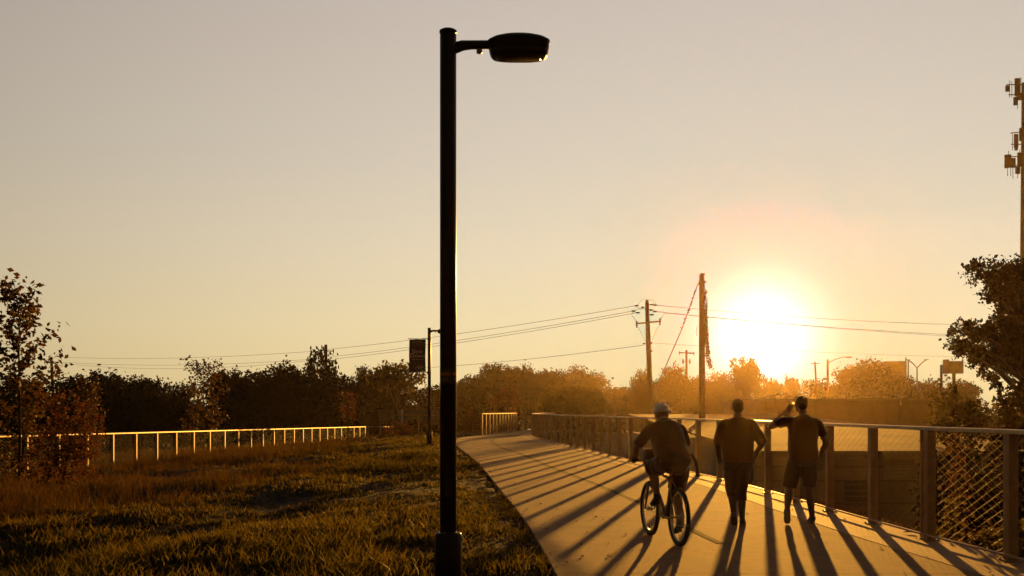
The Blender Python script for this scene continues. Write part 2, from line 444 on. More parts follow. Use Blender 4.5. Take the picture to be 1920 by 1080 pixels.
def railing(label, pts, spacing, h=1.37, zlow=0.07, double=(), post_w=0.105, panel_to=999, group=None, name='mesh_railing'):
    pts = np.array(pts, float)
    seg = np.linalg.norm(np.diff(pts, axis=0), axis=1); s = np.concatenate([[0], np.cumsum(seg)])
    n = int(s[-1] / spacing) + 1; st = np.arange(n) * spacing
    P = np.stack([np.interp(st, s, pts[:, i]) for i in range(3)], 1)
    root = empty(name, tuple(P[0])); tag(root, label, 'railing', group)
    o0 = Vector(P[0])
    pm = post_mesh(h - 0.045, post_w, post_w)
    for i in range(n):
        t = P[min(i + 1, n - 1)] - P[max(i - 1, 0)]
        o = link('post', pm, None, root); o.location = Vector(P[i]) - o0; o.rotation_euler = (0, 0, math.atan2(t[1], t[0]))
        if i in double:
            q = link('post', dpm(h), None, root); u = Vector(t); u.normalize(); q.location = Vector(P[i]) - o0 + u * 0.13; q.rotation_euler = o.rotation_euler
    fine = [Vector(p) - o0 for p in P]
    # top cap and bottom rail follow the posts
    for nm, zc, w, hh, m in (('top_rail', h - 0.0225, 0.115, 0.045, M['rail']), ('bottom_rail', zlow, 0.03, 0.022, M['steel'])):
        b = MB(); rs = []
        for i, p in enumerate(fine):
            t = fine[min(i + 1, n - 1)] - fine[max(i - 1, 0)]; t.z = 0; t.normalize(); nn = Vector((t.y, -t.x, 0))
            off = Vector((0, 0, 0)) if nm == 'top_rail' else nn * -(post_w / 2 + 0.017)
            c = p + Vector((0, 0, zc)) + off
            rs.append([c - nn * w / 2 + Vector((0, 0, -hh / 2)), c + nn * w / 2 + Vector((0, 0, -hh / 2)), c + nn * w / 2 + Vector((0, 0, hh / 2 - 0.006)), c + nn * (w / 2 - 0.006) + Vector((0, 0, hh / 2)), c - nn * (w / 2 - 0.006) + Vector((0, 0, hh / 2)), c - nn * w / 2 + Vector((0, 0, hh / 2 - 0.006))])
        b.rings(rs, smooth=False); b.build(nm, m, root)
    L = spacing - post_w
    wm = wire_panel(L, zlow, h - 0.05)
    for i in range(min(n - 1, panel_to)):
        d = fine[i + 1] - fine[i]; dd = Vector((d.x, d.y, 0)).normalized()
        o = link('mesh_panel', wm, None, root); o.location = fine[i] + dd * (post_w / 2)
        o.rotation_euler = (0, -math.atan2(d.z, math.hypot(d.x, d.y)), math.atan2(d.y, d.x))
    return root, P


def dpm(h):
    if 'dpm' not in M: M['dpm'] = post_mesh(h - 0.045, 0.03, 0.105, False)
    return M['dpm']


rp = [(x, y, 0.0) for x, y in RIGHT if 8.6 <= y <= 78]
# start so that a post stands at (5.2, 10.4)
railing('long curving mesh railing with pale cap along the right edge of the path', rp, 1.70, double=(2, 11), zlow=0.065)
lf = [(-15.83 + 0.0797 * (y - 30.2), y, 0.786 - 1.37 - (y - 30.2) * 0.0105) for y in np.linspace(26.4, 80.6, 40)]
railing('straight mesh railing with shining cap across the far left meadow', lf, 1.93, zlow=0.07, post_w=0.08)
bl = catmull([(-1.9, 62.8, 0), (-0.95, 68.0, 0), (0.35, 75.6, 0)])
railing('short railing with gleaming cap on the left side where the path ends', bl, 1.15, zlow=0.05, post_w=0.10, panel_to=0)

# thin pipe fences in the dark beyond the left railing
def pipe_fence(label, pts, h, every):
    root = empty('pipe_fence', pts[0]); tag(root, label, 'fence')
    o0 = Vector(pts[0]); a, b_ = Vector(pts[0]), Vector(pts[1]); n = max(1, round((b_ - a).length / every))
    bm_ = MB(); bm_.tube([(0, 0, h), b_ - a + Vector((0, 0, h))], 0.035, 6); bm_.build('top_rail', M['steel'], root)
    for i in range(n + 1):
        p = a.lerp(b_, i / n) - o0
        q = MB(); q.tube([p, p + Vector((0, 0, h))], 0.035, 6); q.build('post', M['steel'], root)
    return root


p0, p1 = at(690, 800, 83), at(735, 800.5, 86)
pipe_fence('thin grey pipe fence just past the end of the left railing', [tuple(p0 - Vector((0, 0, 1.35))), tuple(p1 - Vector((0, 0, 1.35)))], 1.35, 2.1)
p0, p1 = at(737, 778, 70), at(832, 779, 72)
pipe_fence('dark pipe fence behind the banner lamp post in front of pale units', [tuple(p0 - Vector((0, 0, 2.6))), tuple(p1 - Vector((0, 0, 2.6)))], 2.6, 1.6)

# ------------------------------------------------------------------ street lamps
def superring(cx, cy, z, a_, b_, n=28, e=2.6):
    r = []
    for j in range(n):
        t = 2 * math.pi * j / n; c, s = math.cos(t), math.sin(t)
        r.append(Vector((cx + a_ * math.copysign(abs(c) ** (2 / e), c), cy + b_ * math.copysign(abs(s) ** (2 / e), s), z)))
    return r


def street_lamp(loc, h, label):
    root = empty('street_lamp', loc); tag(root, label, 'street lamp', 'lamp posts beside the path')
    r = 0.066
    b = MB(); b.lathe([(r, 0.0), (r, h - 0.02), (r - 0.012, h)], n=28); b.build('pole', M['black'], root)
    b = MB(); b.lathe([(0.112, -0.15), (0.112, 0.54), (0.108, 0.555), (0.108, 0.570), (0.104, 0.586), (0.067, 0.590)], n=36); b.build('base_cover', M['black'], root)
    for k in range(6):
        t = 2 * math.pi * (k + .25) / 6; q = MB(); q.lathe([(0.007, 0), (0.007, 0.008), (0.003, 0.011)], (0.088 * math.cos(t), 0.088 * math.sin(t), 0.588), 6); q.build('bolt', M['steel'], root)
    b = MB(); b.box((0.117, -.01, 0.535), (0.012, 0.03, 0.022)); b.box((0.113, -.01, 0.555), (0.008, 0.02, 0.022)); b.build('latch', M['alloy'], root)
    b = MB(); b.box((0.0, -r - 0.002, 0.95), (0.055, 0.012, 0.14)); b.build('hand_hole_cover', M['black'], root)
    b = MB(); b.lathe([(r + 0.004, h - 0.004), (r + 0.004, h + 0.012), (r - 0.01, h + 0.02), (0.01, h + 0.024)], n=28); b.build('pole_cap', M['black'], root)
    b = MB()
    pts = [(r - 0.015, 0, h - 0.125), (r + 0.05, 0, h - 0.105), (r + 0.12, 0, h - 0.100), (r + 0.30, 0, h - 0.098)]
    b.tube(pts, [(0.062, 0.04), (0.052, 0.038), (0.042, 0.034), (0.040, 0.034)], 14); b.build('arm', M['black'], root)
    b = MB(); b.lathe([(0.018, 0.0), (0.024, -0.008), (0.024, -0.03), (0.012, -0.036)], (r + 0.185, 0, h - 0.135), 14); b.build('photocell', M['photocell'], root)
    hx = r + 0.25 + 0.252; hz = h - 0.125
    b = MB()
    b.rings([superring(hx, 0, hz + z, 0.252 * k, 0.135 * k, e=ee) for z, k, ee in ((-0.082, 0.76, 3.4), (-0.078, 0.84, 3.4), (-0.060, 0.91, 3.3), (-0.034, 0.945, 3.2), (-0.031, 0.925, 3.2), (-0.026, 0.95, 3.1), (0.036, 0.975, 3.0), (0.044, 1.0, 2.9), (0.050, 0.995, 2.8), (0.076, 0.84, 2.5), (0.096, 0.58, 2.3), (0.106, 0.30, 2.0), (0.108, 0.05, 2.0))])
    head = b.build('lamp_head', M['black'], root)
    b = MB(); b.rings([superring(hx, 0, hz + z, 0.252 * k, 0.135 * k, e=3.4) for z, k in ((-0.087, 0.68), (-0.0825, 0.72))]); b.build('lens', M['lens'], head)
    return root


LH = 4.605
L1 = (-0.513, 8.0, 0.0)
lamp1 = street_lamp(L1, LH, 'tall black street lamp in the foreground, standing in the grass beside the path')
# sticker bands wrapped round the foreground pole
zs = lambda py: CAMZ + (769 - py) * (8.0 - 0.066) / F
def sleeve(nm, z0, z1, rr, m, par, a0=0, a1=360):
    n = 24; b = MB(); vs = []; fs = []
    for i in range(n + 1):
        t = R(a0 + (a1 - a0) * i / n)
        for z in (z0, z1): vs.append((rr * math.cos(t), rr * math.sin(t), z))
    for i in range(n): fs.append((2 * i, 2 * i + 2, 2 * i + 3, 2 * i + 1))
    b.add(vs, fs, True); return b.build(nm, m, par)
st = sleeve('sticker', zs(720), zs(689), 0.0675, M['stick_green'], lamp1, 196, 556 - 60)
sleeve('stripe', zs(704), zs(698), 0.0682, M['stick_orange'], st, 197, 290)
sleeve('stripe', zs(704), zs(698), 0.0682, M['stick_orange'], st, 305, 345)
for k, (a0, a1, y0, y1) in enumerate(((222, 227, 707, 716), (231, 235, 706, 713), (237, 250, 712, 714), (252, 256, 706, 713), (260, 272, 707, 709), (262, 276, 711, 713), (312, 330, 708, 712))):
    sleeve('print', zs(y1), zs(y0), 0.0682, M['stick_text'], st, a0, a1)

L2 = (at(805, 832, 40).x, 40.0, 0.16)
lamp2 = street_lamp(L2, 4.70, 'distant black street lamp carrying a banner, seen left of the foreground post')
for z in (3.09, 4.43):
    b = MB(); b.tube([(-0.06, 0, z - L2[2]), (-0.86, 0, z - L2[2] + 0.01)], 0.014, 6); b.lathe([(0.075, -0.04), (0.075, 0.04)], (0, 0, z - L2[2]), 16)
    b.build('banner_arm', M['black'], lamp2)
ban = empty('banner', (L2[0] - 0.47, 40.0, 3.11)); tag(ban, 'dark banner with the words Slow Down hanging from the distant lamp post', 'banner')
b = MB(); nxx, nzz = 10, 16; vs = []
for yo in (-0.004, 0.004):
    for i in range(nxx + 1):
        for j in range(nzz + 1):
            u, v = i / nxx, j / nzz
            vs.append((-0.33 + 0.66 * u - 0.015 * math.sin(v * 3.1), yo + 0.012 * math.sin(u * 5 + v * 2), v * 1.30))
fs = []
k0 = (nxx + 1) * (nzz + 1)
for i in range(nxx):
    for j in range(nzz):
        q = i * (nzz + 1) + j
        fs.append((q, q + nzz + 1, q + nzz + 2, q + 1)); fs.append(tuple(reversed(tuple(z + k0 for z in (q, q + nzz + 1, q + nzz + 2, q + 1)))))
b.add(vs, fs, True); b.build('cloth', M['banner'], ban)


def text(body, size, loc, parent, m, name='lettering'):
    cu = bpy.data.curves.new(name, 'FONT'); cu.body = body; cu.size = size; cu.align_x = 'CENTER'; cu.extrude = 0.002
    o = bpy.data.objects.new(name, cu); col.objects.link(o)
    dg = bpy.context.evaluated_depsgraph_get(); me = bpy.data.meshes.new_from_object(o.evaluated_get(dg))
    bpy.data.objects.remove(o)
    t = link(name, me, m, parent); t.location = loc; t.rotation_euler = (R(90), 0, 0); return t


text('Slow', 0.235, (-0.005, -0.022, 0.74), ban, M['print'])
text('Down', 0.235, (-0.005, -0.022, 0.57), ban, M['print'])
b = MB()
for x0, w in ((-0.23, 0.05), (-0.165, 0.06), (-0.09, 0.03), (-0.045, 0.10), (0.07, 0.06), (0.145, 0.09)): b.box((x0 + w / 2, -0.020, 0.49), (w, 0.003, 0.018))
b.build('print_line', M['print'], ban)
b = MB(); b.box((0.03, -0.020, 1.20), (0.34, 0.003, 0.022)); b.tube([(-0.19 + 0.03 * math.cos(t), -0.020, 1.20 + 0.03 * math.sin(t)) for t in np.linspace(0, 2 * math.pi, 12, endpoint=False)], 0.007, 4, closed=True)
b.build('header_print', M['print'], ban)
b = MB()
for cx in (-0.01, 0.20): b.tube([(cx + 0.07 * math.cos(t), -0.022, 0.13 + 0.07 * math.sin(t)) for t in np.linspace(0, 2 * math.pi, 16, endpoint=False)], 0.008, 4, closed=True)
for p, q in (((-0.01, 0.13), (0.04, 0.23)), ((0.04, 0.23), (0.09, 0.13)), ((0.09, 0.13), (0.16, 0.24)), ((0.04, 0.22), (0.155, 0.225)), ((0.20, 0.13), (0.15, 0.27)), ((0.15, 0.27), (0.19, 0.27)), ((0.01, 0.245), (0.06, 0.245)), ((-0.01, 0.13), (0.09, 0.13))):
    b.tube([(p[0], -0.022, p[1]), (q[0], -0.022, q[1])], 0.008, 4)
b.build('bicycle_emblem', M['print'], ban)

# ------------------------------------------------------------------ utility poles and wires
def util_pole(label, base, top, r0, r1, arms=(), group='wooden utility poles', extra=None):
    root = empty('utility_pole', tuple(base)); tag(root, label, 'utility pole', group)
    d = Vector(top) - Vector(base)
    b = MB(); b.tube([(0, 0, 0), d * 0.5, d * 0.985, d], [r0, (r0 + r1) / 2, r1, r1 * 0.8], 12); b.build('pole', M['wood'], root)
    for (f, xa, xb, tilt, w) in arms:
        p = d * f; b = MB(); b.bar(p + Vector((xa, -r1 * 1.15, -tilt)), p + Vector((xb, -r1 * 1.15, tilt)), w, w); arm = b.build('crossarm', M['wood'], root)
        for x, s in ((xa, -1), (xb, 1)):
            q = MB(); q.lathe([(0.03, -0.28), (0.06, -0.24), (0.04, -0.18), (0.07, -0.10), (0.045, 0.05), (0.07, 0.12), (0.03, 0.22)], p + Vector((x - s * 0.06, -r1 * 1.15, s * tilt)), 8); q.build('insulator', M['cable'], arm)
    return root, d


PA_b, PA_t = at(1221, 800, 70), at(1213, 565, 70)
pa, dA = util_pole('slim leaning utility pole with one crossarm and insulators, left of the bare thick pole', PA_b, PA_t, 0.22, 0.14, [(0.83, -0.85, 0.90, 0.09, 0.10)])
for i, (px, py) in enumerate(((1194, 573), (1188, 583), (1196, 586), (1222, 571), (1228, 572), (1221, 581), (1228, 584), (1222, 590), (1208, 644), (1221, 643), (1221, 658), (1213, 563), (1205, 576))):
    q = at(px, py, 69.8) - PA_b
    b = MB(); b.ellipsoid(q, (0.17 if i < 8 else 0.12, 0.06, 0.06), 8, 6); b.build('insulator', M['cable'], pa)
for a_, c_, b_ in (((1194, 573), (1204, 561), (1213, 563)), ((1213, 563), (1224, 562), (1231, 571)), ((1188, 583), (1184, 590), (1193, 602)), ((1246, 587), (1241, 595), (1238, 603)), ((1190, 573), (1200, 580), (1214, 577)), ((1188, 583), (1200, 578), (1213, 579)), ((1205, 580), (1206, 574), (1212, 579)), ((1194, 608), (1201, 622), (1210, 640)), ((1238, 606), (1230, 620), (1221, 643))):
    b = MB(); b.tube([at(*a_, 69.9) - PA_b, at(*c_, 69.9) - PA_b, at(*b_, 69.9) - PA_b], 0.014, 4); b.build('jumper_wire', M['cable'], pa)

PB_b, PB_t = at(1316.5, 870, 47), at(1316, 513, 47)
pb, dB = util_pole('thick bare utility pole wrapped in hanging vines beside the sun', PB_b, PB_t, 0.165, 0.125)
b = MB(); b.box(dB * 0.955 + Vector((0, -0.125, 0)), (0.36, 0.03, 0.09)); b.box(dB + Vector((0.03, 0, -0.03)), (0.20, 0.20, 0.07)); b.build('bracket', M['cable'], pb)
gw = [at(1309, 531, 47), at(1296, 568, 46.5), at(1278, 618, 46), at(1251, 680, 45.5), at(1215, 765, 44.8)]
b = MB(); b.tube([g - PB_b for g in gw], 0.022, 5); b.build('guy_wire', M['cable'], pb)


def vine(pts, n, leaf, spread, seed):
    r_ = np.random.default_rng(seed); P = np.array([tuple(p) for p in pts]); s = np.linspace(0, 1, len(P)); v = []; q = []
    t = r_.random(n); c = np.stack([np.interp(t, s, P[:, i]) for i in range(3)], 1) + r_.normal(0, 1, (n, 3)) * spread
    return leaf_quads(c, leaf, r_)


def leaf_quads(c, size, r_, flat=0.0):
    """diamond leaves at centres c -> verts, quads"""
    n = len(c); u = r_.normal(0, 1, (n, 3)); u[:, 2] *= (1 - flat); u /= np.linalg.norm(u, axis=1)[:, None]
    w = r_.normal(0, 1, (n, 3)); w -= (w * u).sum(1)[:, None] * u; w /= np.linalg.norm(w, axis=1)[:, None]
    s = size * (0.6 + 0.8 * r_.random(n))[:, None]
    nn = np.cross(u, w)
    v = np.stack([c - u * s * 0.5, c + w * s * 0.34 + nn * s * 0.10, c + u * s * 0.55, c - w * s * 0.34 + nn * s * 0.10], 1).reshape(-1, 3)
    q = np.arange(n * 4).reshape(-1, 4); return v, q


vp = [(at(1321, 545, 46.9), at(1322, 600, 46.9), at(1324, 640, 46.8), at(1329, 672, 46.8), at(1333, 690, 46.7)), (at(1319, 575, 46.8), at(1323, 620, 46.8), at(1327, 665, 46.8)), tuple(gw[:3])]
vv, qq, off = [], [], 0
for i, (pts, n) in enumerate(zip(vp, (420, 260, 45))):
    v, q = vine([p - PB_b for p in pts], n, 0.11, 0.06 if i < 2 else 0.03, 5 + i); vv.append(v); qq.append(q + off); off += len(v)
link('vine_leaves', np_mesh('vine_leaves', np.concatenate(vv), np.concatenate(qq), None, M['leaf_mid']), None, pb)
b = MB()
for i in range(9):
    x0 = 1319 + random.random() * 6; pts = [at(x0 + random.uniform(-2, 3) + j * 1.2, 540 + i * 6 + j * 26, 46.8) - PB_b for j in range(5)]; b.tube(pts, 0.011, 4)
b.tube([at(1307, 612, 46.8) - PB_b, at(1305, 622, 46.8) - PB_b, at(1307, 630, 46.8) - PB_b], 0.012, 4)
b.build('vine_stem', M['bark'], pb)

PC_b, PC_t = at(1288, 790, 130), at(1287, 656, 130)
pc, dC = util_pole('small far utility pole with a straight crossarm, just left of the thick pole', PC_b, PC_t, 0.20, 0.15, [(0.955, -1.0, 1.0, -0.04, 0.14)])
b = MB()
for sx in (-0.45, 0.45): b.lathe([(0.10, -0.35), (0.10, 0.3)], dC * 0.84 + Vector((sx, 0, 0)), 8)
b.box(dC * 0.84, (0.9, 0.08, 0.08)); b.build('transformer', M['cable'], pc)
PD_b, PD_t = at(104, 830, 140), at(96, 669, 140)
pd, dD = util_pole('dark leaning utility pole behind the tall sparse sapling at the left', PD_b, PD_t, 0.26, 0.18, [(0.93, -0.9, 0.7, -0.1, 0.14), (0.83, -0.5, 0.5, 0.0, 0.12)])
PE_b, PE_t = at(612, 800, 106), at(611, 646, 106)
pe, dE = util_pole('dark utility pole rising through a leafy tree left of the banner', PE_b, PE_t, 0.22, 0.16, [(0.80, -0.3, 1.15, 0.03, 0.12), (0.92, -0.2, 0.9, 0.0, 0.10)])


def wire(label, pts, r=0.018):
    P = [Vector(p) for p in pts]; C_ = catmull([tuple(p) for p in P], 8)
    o0 = Vector(C_[0]); b = MB(); b.tube([Vector(c) - o0 for c in C_], r, 4)
    o = b.build('overhead_wire', M['cable'], None); o.location = o0; tag(o, label, 'wire', 'overhead power lines'); return o


def sagged(p, q, sag, n=7):
    p, q = Vector(p), Vector(q); return [p.lerp(q, i / n) - Vector((0, 0, sag * 4 * (i / n) * (1 - i / n))) for i in range(n + 1)]


wire('topmost power line from the crossarm pole down to the pole in the leafy tree', sagged(at(1194, 573, 70), at(614, 655, 106), 0.25))
wire('middle power line running left from the crossarm pole behind the banner', sagged(at(1188, 583, 70), at(618, 669, 106), 0.25))
wire('lowest of the three lines left of the crossarm pole, ending at the leafy tree', sagged(at(1196, 586, 70), at(626, 673, 106), 0.25))
wire('upper power line over the dark trees between the leafy tree and left sapling', sagged(at(610, 657, 106), at(104, 669, 140), 0.5))
wire('middle power line sagging low over the dark trees at the left', sagged(at(606, 672, 106), at(100, 678, 140), 0.6))
wire('lowest power line sagging to the tops of the dark left trees', sagged(at(604, 674, 106), at(98, 679, 140), 0.95))
wire('single low line left of the crossarm pole that runs over the round trees', sagged(at(1208, 647, 70), at(700, 694, 104), 0.3))
wire('topmost power line crossing the sun to the right-hand oak', sagged(at(1228, 572, 70), at(1880, 610, 88), 0.3))
wire('second power line crossing just below the topmost one through the glare', sagged(at(1228, 584, 70), at(1880, 631, 88), 0.25))
wire('third power line right of the crossarm pole, lowest of the glare group', sagged(at(1246, 587, 70), at(1880, 636, 88), 0.15), 0.014)
wire('faint lowest line right of the thick pole, above the distant white building', sagged(at(1221, 643, 70), at(1880, 670, 88), 0.2), 0.012)

# ------------------------------------------------------------------ trees
def crown_mesh(name, lobes, n_leaf, leaf, clump_r, n_clump, seed, m, shell=0.5):
    r_ = np.random.default_rng(seed); L = np.array(lobes, float)
    vol = L[:, 3] * L[:, 4] * L[:, 5]; which = r_.choice(len(L), n_clump, p=vol ** 0.75 / (vol ** 0.75).sum())
    d = r_.normal(0, 1, (n_clump, 3)); d /= np.linalg.norm(d, axis=1)[:, None]
    rad = shell + (1 - shell) * r_.random(n_clump) ** 0.6
    cc = L[which, :3] + d * L[which, 3:] * rad[:, None]
    k = r_.integers(0, n_clump, n_leaf); g = r_.normal(0, 1, (n_leaf, 3)); cr = clump_r * (0.6 + 0.8 * r_.random(n_clump))
    c = cc[k] + g * cr[k][:, None] * 0.55
    v, q = leaf_quads(c, leaf, r_)
    me = np_mesh(name, v, q, None, m); return me


def limb_mesh(h, r, lobes, seed, n=6, fork=0.35):
    r_ = random.Random(seed); b = MB()
    top = Vector((r_.uniform(-.03, .03) * h, r_.uniform(-.03, .03) * h, h * 0.8))
    b.tube([(0, 0, -0.05 * h), (0, 0, h * 0.08), top * 0.5 + Vector((r_.uniform(-.02, .02) * h, 0, 0)), top], [r * 1.35, r, r * 0.7, r * 0.2], 8)
    for i in range(n):
        l = lobes[i % len(lobes)]; a_ = top * (fork + 0.5 * i / n); e = Vector((l[0] + r_.uniform(-1, 1) * l[3] * .6, l[1] + r_.uniform(-1, 1) * l[4] * .6, l[2] + r_.uniform(-.2, .6) * l[5]))
        mid = a_.lerp(e, 0.5) + Vector((0, 0, 0.04 * h)); b.tube([a_, mid, e], [r * 0.4, r * 0.25, r * 0.06], 6)
    me = b.mesh('trunk'); me.materials.append(M['bark']); return me


def round_lobes(seed, k=14, wide=1.0):
    r_ = random.Random(seed); L = [(0, 0, 0.52, 0.42 * wide, 0.42 * wide, 0.38), (0, 0, .74, .22, .22, .2)]
    for i in range(k):
        t = 2 * math.pi * i / k + r_.uniform(-.3, .3); rr = r_.uniform(0.10, 0.34) * wide; z = r_.uniform(0.42, 0.84) - 0.25 * max(0, rr - .2)
        s = r_.uniform(0.11, 0.19); L.append((rr * math.cos(t), rr * math.sin(t), z, s * 1.1, s * 1.1, s * 0.8))
    L.append((0, 0, 0.25, 0.4 * wide, 0.4 * wide, 0.22))
    return L


PROTO = []
for s in range(6):
    lb = round_lobes(40 + s); PROTO.append((crown_mesh('crown', lb, 15000, 0.030, 0.042, 1300, s, M['leaf_dark'], 0.2), limb_mesh(1.0, 0.03, lb, s)))
PROTO_MID = []
for s in range(3):
    lb = round_lobes(60 + s); PROTO_MID.append((crown_mesh('crown', lb, 13000, 0.030, 0.042, 1100, 20 + s, M['leaf_mid'], 0.2), limb_mesh(1.0, 0.03, lb, 30 + s)))
lb = [(0, 0, .62, .30, .30, .25), (-.25, 0, .60, .2, .2, .14), (.25, .1, .62, .2, .2, .15), (.05, -.2, .8, .16, .16, .12), (0, 0, .35, .3, .3, .2)]
LOOSE = (crown_mesh('crown', lb, 2300, 0.042, 0.05, 170, 77, M['leaf_dark'], 0.3), limb_mesh(1.0, 0.024, lb, 9, 9))
lb = [(0, 0, .80, .42, .42, .12), (-.25, 0, .78, .24, .24, .09), (.27, .1, .76, .24, .24, .09), (.0, .0, .90, .26, .26, .08)]
UMB = (crown_mesh('crown', lb, 2100, 0.04, 0.05, 150, 78, M['leaf_mid'], 0.2), limb_mesh(1.0, 0.02, lb, 10, 9, 0.45))
lb = round_lobes(90)
RED = (crown_mesh('crown', lb, 2600, 0.04, 0.05, 260, 79, M['leaf_red'], 0.35), limb_mesh(1.0, 0.022, lb, 11, 8))


def tree(label, px, ytop, d, wpx, proto, group='trees beyond the path', name='tree', cat='tree', zb=None, rot=None):
    p = at(px, ytop, d); gz = float(ground(p.x, p.y)) if zb is None else zb
    h = (p.z - gz) * 1.03; w = wpx * d / F * 1.22
    root = empty(name, (p.x, p.y, gz)); root.rotation_euler = (0, 0, random.uniform(0, 6.28) if rot is None else rot); root.scale = (w, w, h)
    tag(root, label, cat, group)
    link('crown', proto[0], None, root); link('trunk', proto[1], None, root)
    return root


DK = PROTO
# left belt, about 85-110 m away
tree('dark tree mass behind the tall sparse sapling at the far left edge', 20, 700, 96, 190, DK[0])
tree('broad dark tree right of the leaning pole, highest of the left belt', 190, 688, 94, 200, DK[1])
tree('dark tree with a stepped right shoulder falling to the sky gap', 262, 697, 98, 120, DK[2])
tree('small low round tree alone in the sky gap of the left belt', 338, 713, 112, 66, DK[3])
tree('dark round tree directly behind the columnar reddish sapling', 425, 689, 98, 120, DK[4])
tree('dark tree between the columnar sapling and the bushy crown', 478, 692, 92, 110, DK[5])
tree('dark bushy crown rising left of the pole tree', 530, 671, 90, 120, DK[1])
tree('loose open tree with twiggy top around the dark pole', 600, 641, 104, 92, LOOSE)
tree('wide dark tree filling the belt under the pole tree', 600, 690, 88, 170, DK[2])
tree('small knobbly round tree between the pole tree and the orange umbrella tree', 685, 682, 124, 62, DK[3])
tree('flat topped open tree with thin trunk left of the banner', 744, 680, 100, 108, UMB, rot=0.3)
tree('dark low tree under the flat topped tree by the banner', 735, 705, 126, 150, DK[5])
tree('dark rounded tree behind the foreground lamp pole', 830, 722, 128, 110, DK[0])
# centre belt, farther off
tree('low dark tree just right of the foreground pole', 878, 699, 175, 70, DK[3])
tree('tall dark tree, left one of the central pair of round crowns', 938, 679, 185, 105, DK[4])
tree('dark tree with a gappy top, right one of the central round pair', 986, 678, 192, 70, DK[1])
tree('dark central tree between the gappy crown and the broad brown one', 1030, 685, 195, 90, DK[2])
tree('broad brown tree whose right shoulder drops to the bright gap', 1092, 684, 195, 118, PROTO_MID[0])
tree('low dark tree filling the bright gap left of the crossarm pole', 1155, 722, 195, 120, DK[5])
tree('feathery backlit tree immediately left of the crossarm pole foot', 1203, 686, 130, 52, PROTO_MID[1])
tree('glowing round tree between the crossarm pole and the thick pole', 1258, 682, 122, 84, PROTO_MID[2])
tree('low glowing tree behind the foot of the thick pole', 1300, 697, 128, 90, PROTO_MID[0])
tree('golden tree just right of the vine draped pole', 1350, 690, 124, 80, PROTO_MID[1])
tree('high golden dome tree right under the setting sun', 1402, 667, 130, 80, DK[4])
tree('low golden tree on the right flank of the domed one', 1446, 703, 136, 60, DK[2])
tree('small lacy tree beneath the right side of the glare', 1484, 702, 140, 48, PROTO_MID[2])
tree('low tree behind the leaning far pole', 1536, 708, 140, 80, DK[3])
tree('large orange brown tree beside the cobra head street light', 1620, 676, 125, 142, DK[0])
tree('dark shoulder tree in front of the pale distant building', 1690, 698, 125, 90, DK[5])
tree('low dark tree beneath the Y shaped mast', 1740, 706, 122, 80, DK[1])
tree('low dark tree at the foot of the billboard', 1800, 705, 112, 90, DK[2])
# small reddish trees in the middle distance
tree('rusty brown small tree behind the far end of the path', 946, 716, 92, 66, RED, 'small reddish trees')
tree('olive brown bushy tree behind the curve of the right railing', 1050, 716, 100, 90, PROTO_MID[1], 'small reddish trees')
tree('brown leafy tree behind the railing, right of the olive one', 1098, 722, 105, 80, PROTO_MID[2], 'small reddish trees')
tree('little dark bush left of the short bridge railing', 882, 768, 72, 50, RED, 'small reddish trees', zb=-0.6, name='bush', cat='bush')
tree('low brown bush in the shade beside the dark pipe fence', 752, 790, 58, 62, RED, 'small reddish trees', zb=-0.8, name='bush', cat='bush')
tree('low brown bush just left of the foreground pole at the path edge', 812, 790, 66, 44, RED, 'small reddish trees', zb=-0.5, name='bush', cat='bush')

# undergrowth that closes the belts
def belt(name, pts, h, thick, n, leaf, seed):
    r_ = np.random.default_rng(seed); P = np.array(pts, float); s = np.linspace(0, 1, len(P)); t = r_.random(n)
    x = np.interp(t, s, P[:, 0]); y = np.interp(t, s, P[:, 1]); H = np.interp(t, s, P[:, 2]) * h
    k = r_.random(n) ** 0.8
    x = x + r_.normal(0, thick, n); y = y + r_.normal(0, thick, n)
    bump = 0.75 + 0.25 * np.sin(x * 0.7 + 1.3 * np.sin(y * 0.3)) 
    z = -2.8 + k * H * bump
    v, q = leaf_quads(np.stack([x, y, z], 1), leaf, r_)
    o = link(name, np_mesh(name, v, q, None, M['leaf_dark'])); tag(o, kind='stuff'); return o


belt('undergrowth', [(-62, 97, 6.4), (-42, 95, 6.0), (-24, 93, 5.8), (-16, 118, 5.4), (-5, 128, 5.0)], 1.0, 1.6, 24000, 0.50, 1)
belt('undergrowth', [(-12, 178, 9.0), (8, 185, 9.2), (22, 182, 7.4), (22, 140, 6.4), (34, 132, 6.4), (48, 132, 6.0), (60, 128, 6.2), (72, 120, 6.2)], 1.0, 2.0, 20000, 0.65, 2)

# ------------------------------------------------------------------ right-hand oak and shrubs
def world_lobes(o, specs):
    out = []
    for px, py, rx, ry, d in specs:
        p = at(px, py, d) - o; out.append((p.x, p.y, p.z, rx * d / F, max(rx, ry) * d / F * 0.9, ry * d / F))
    return out


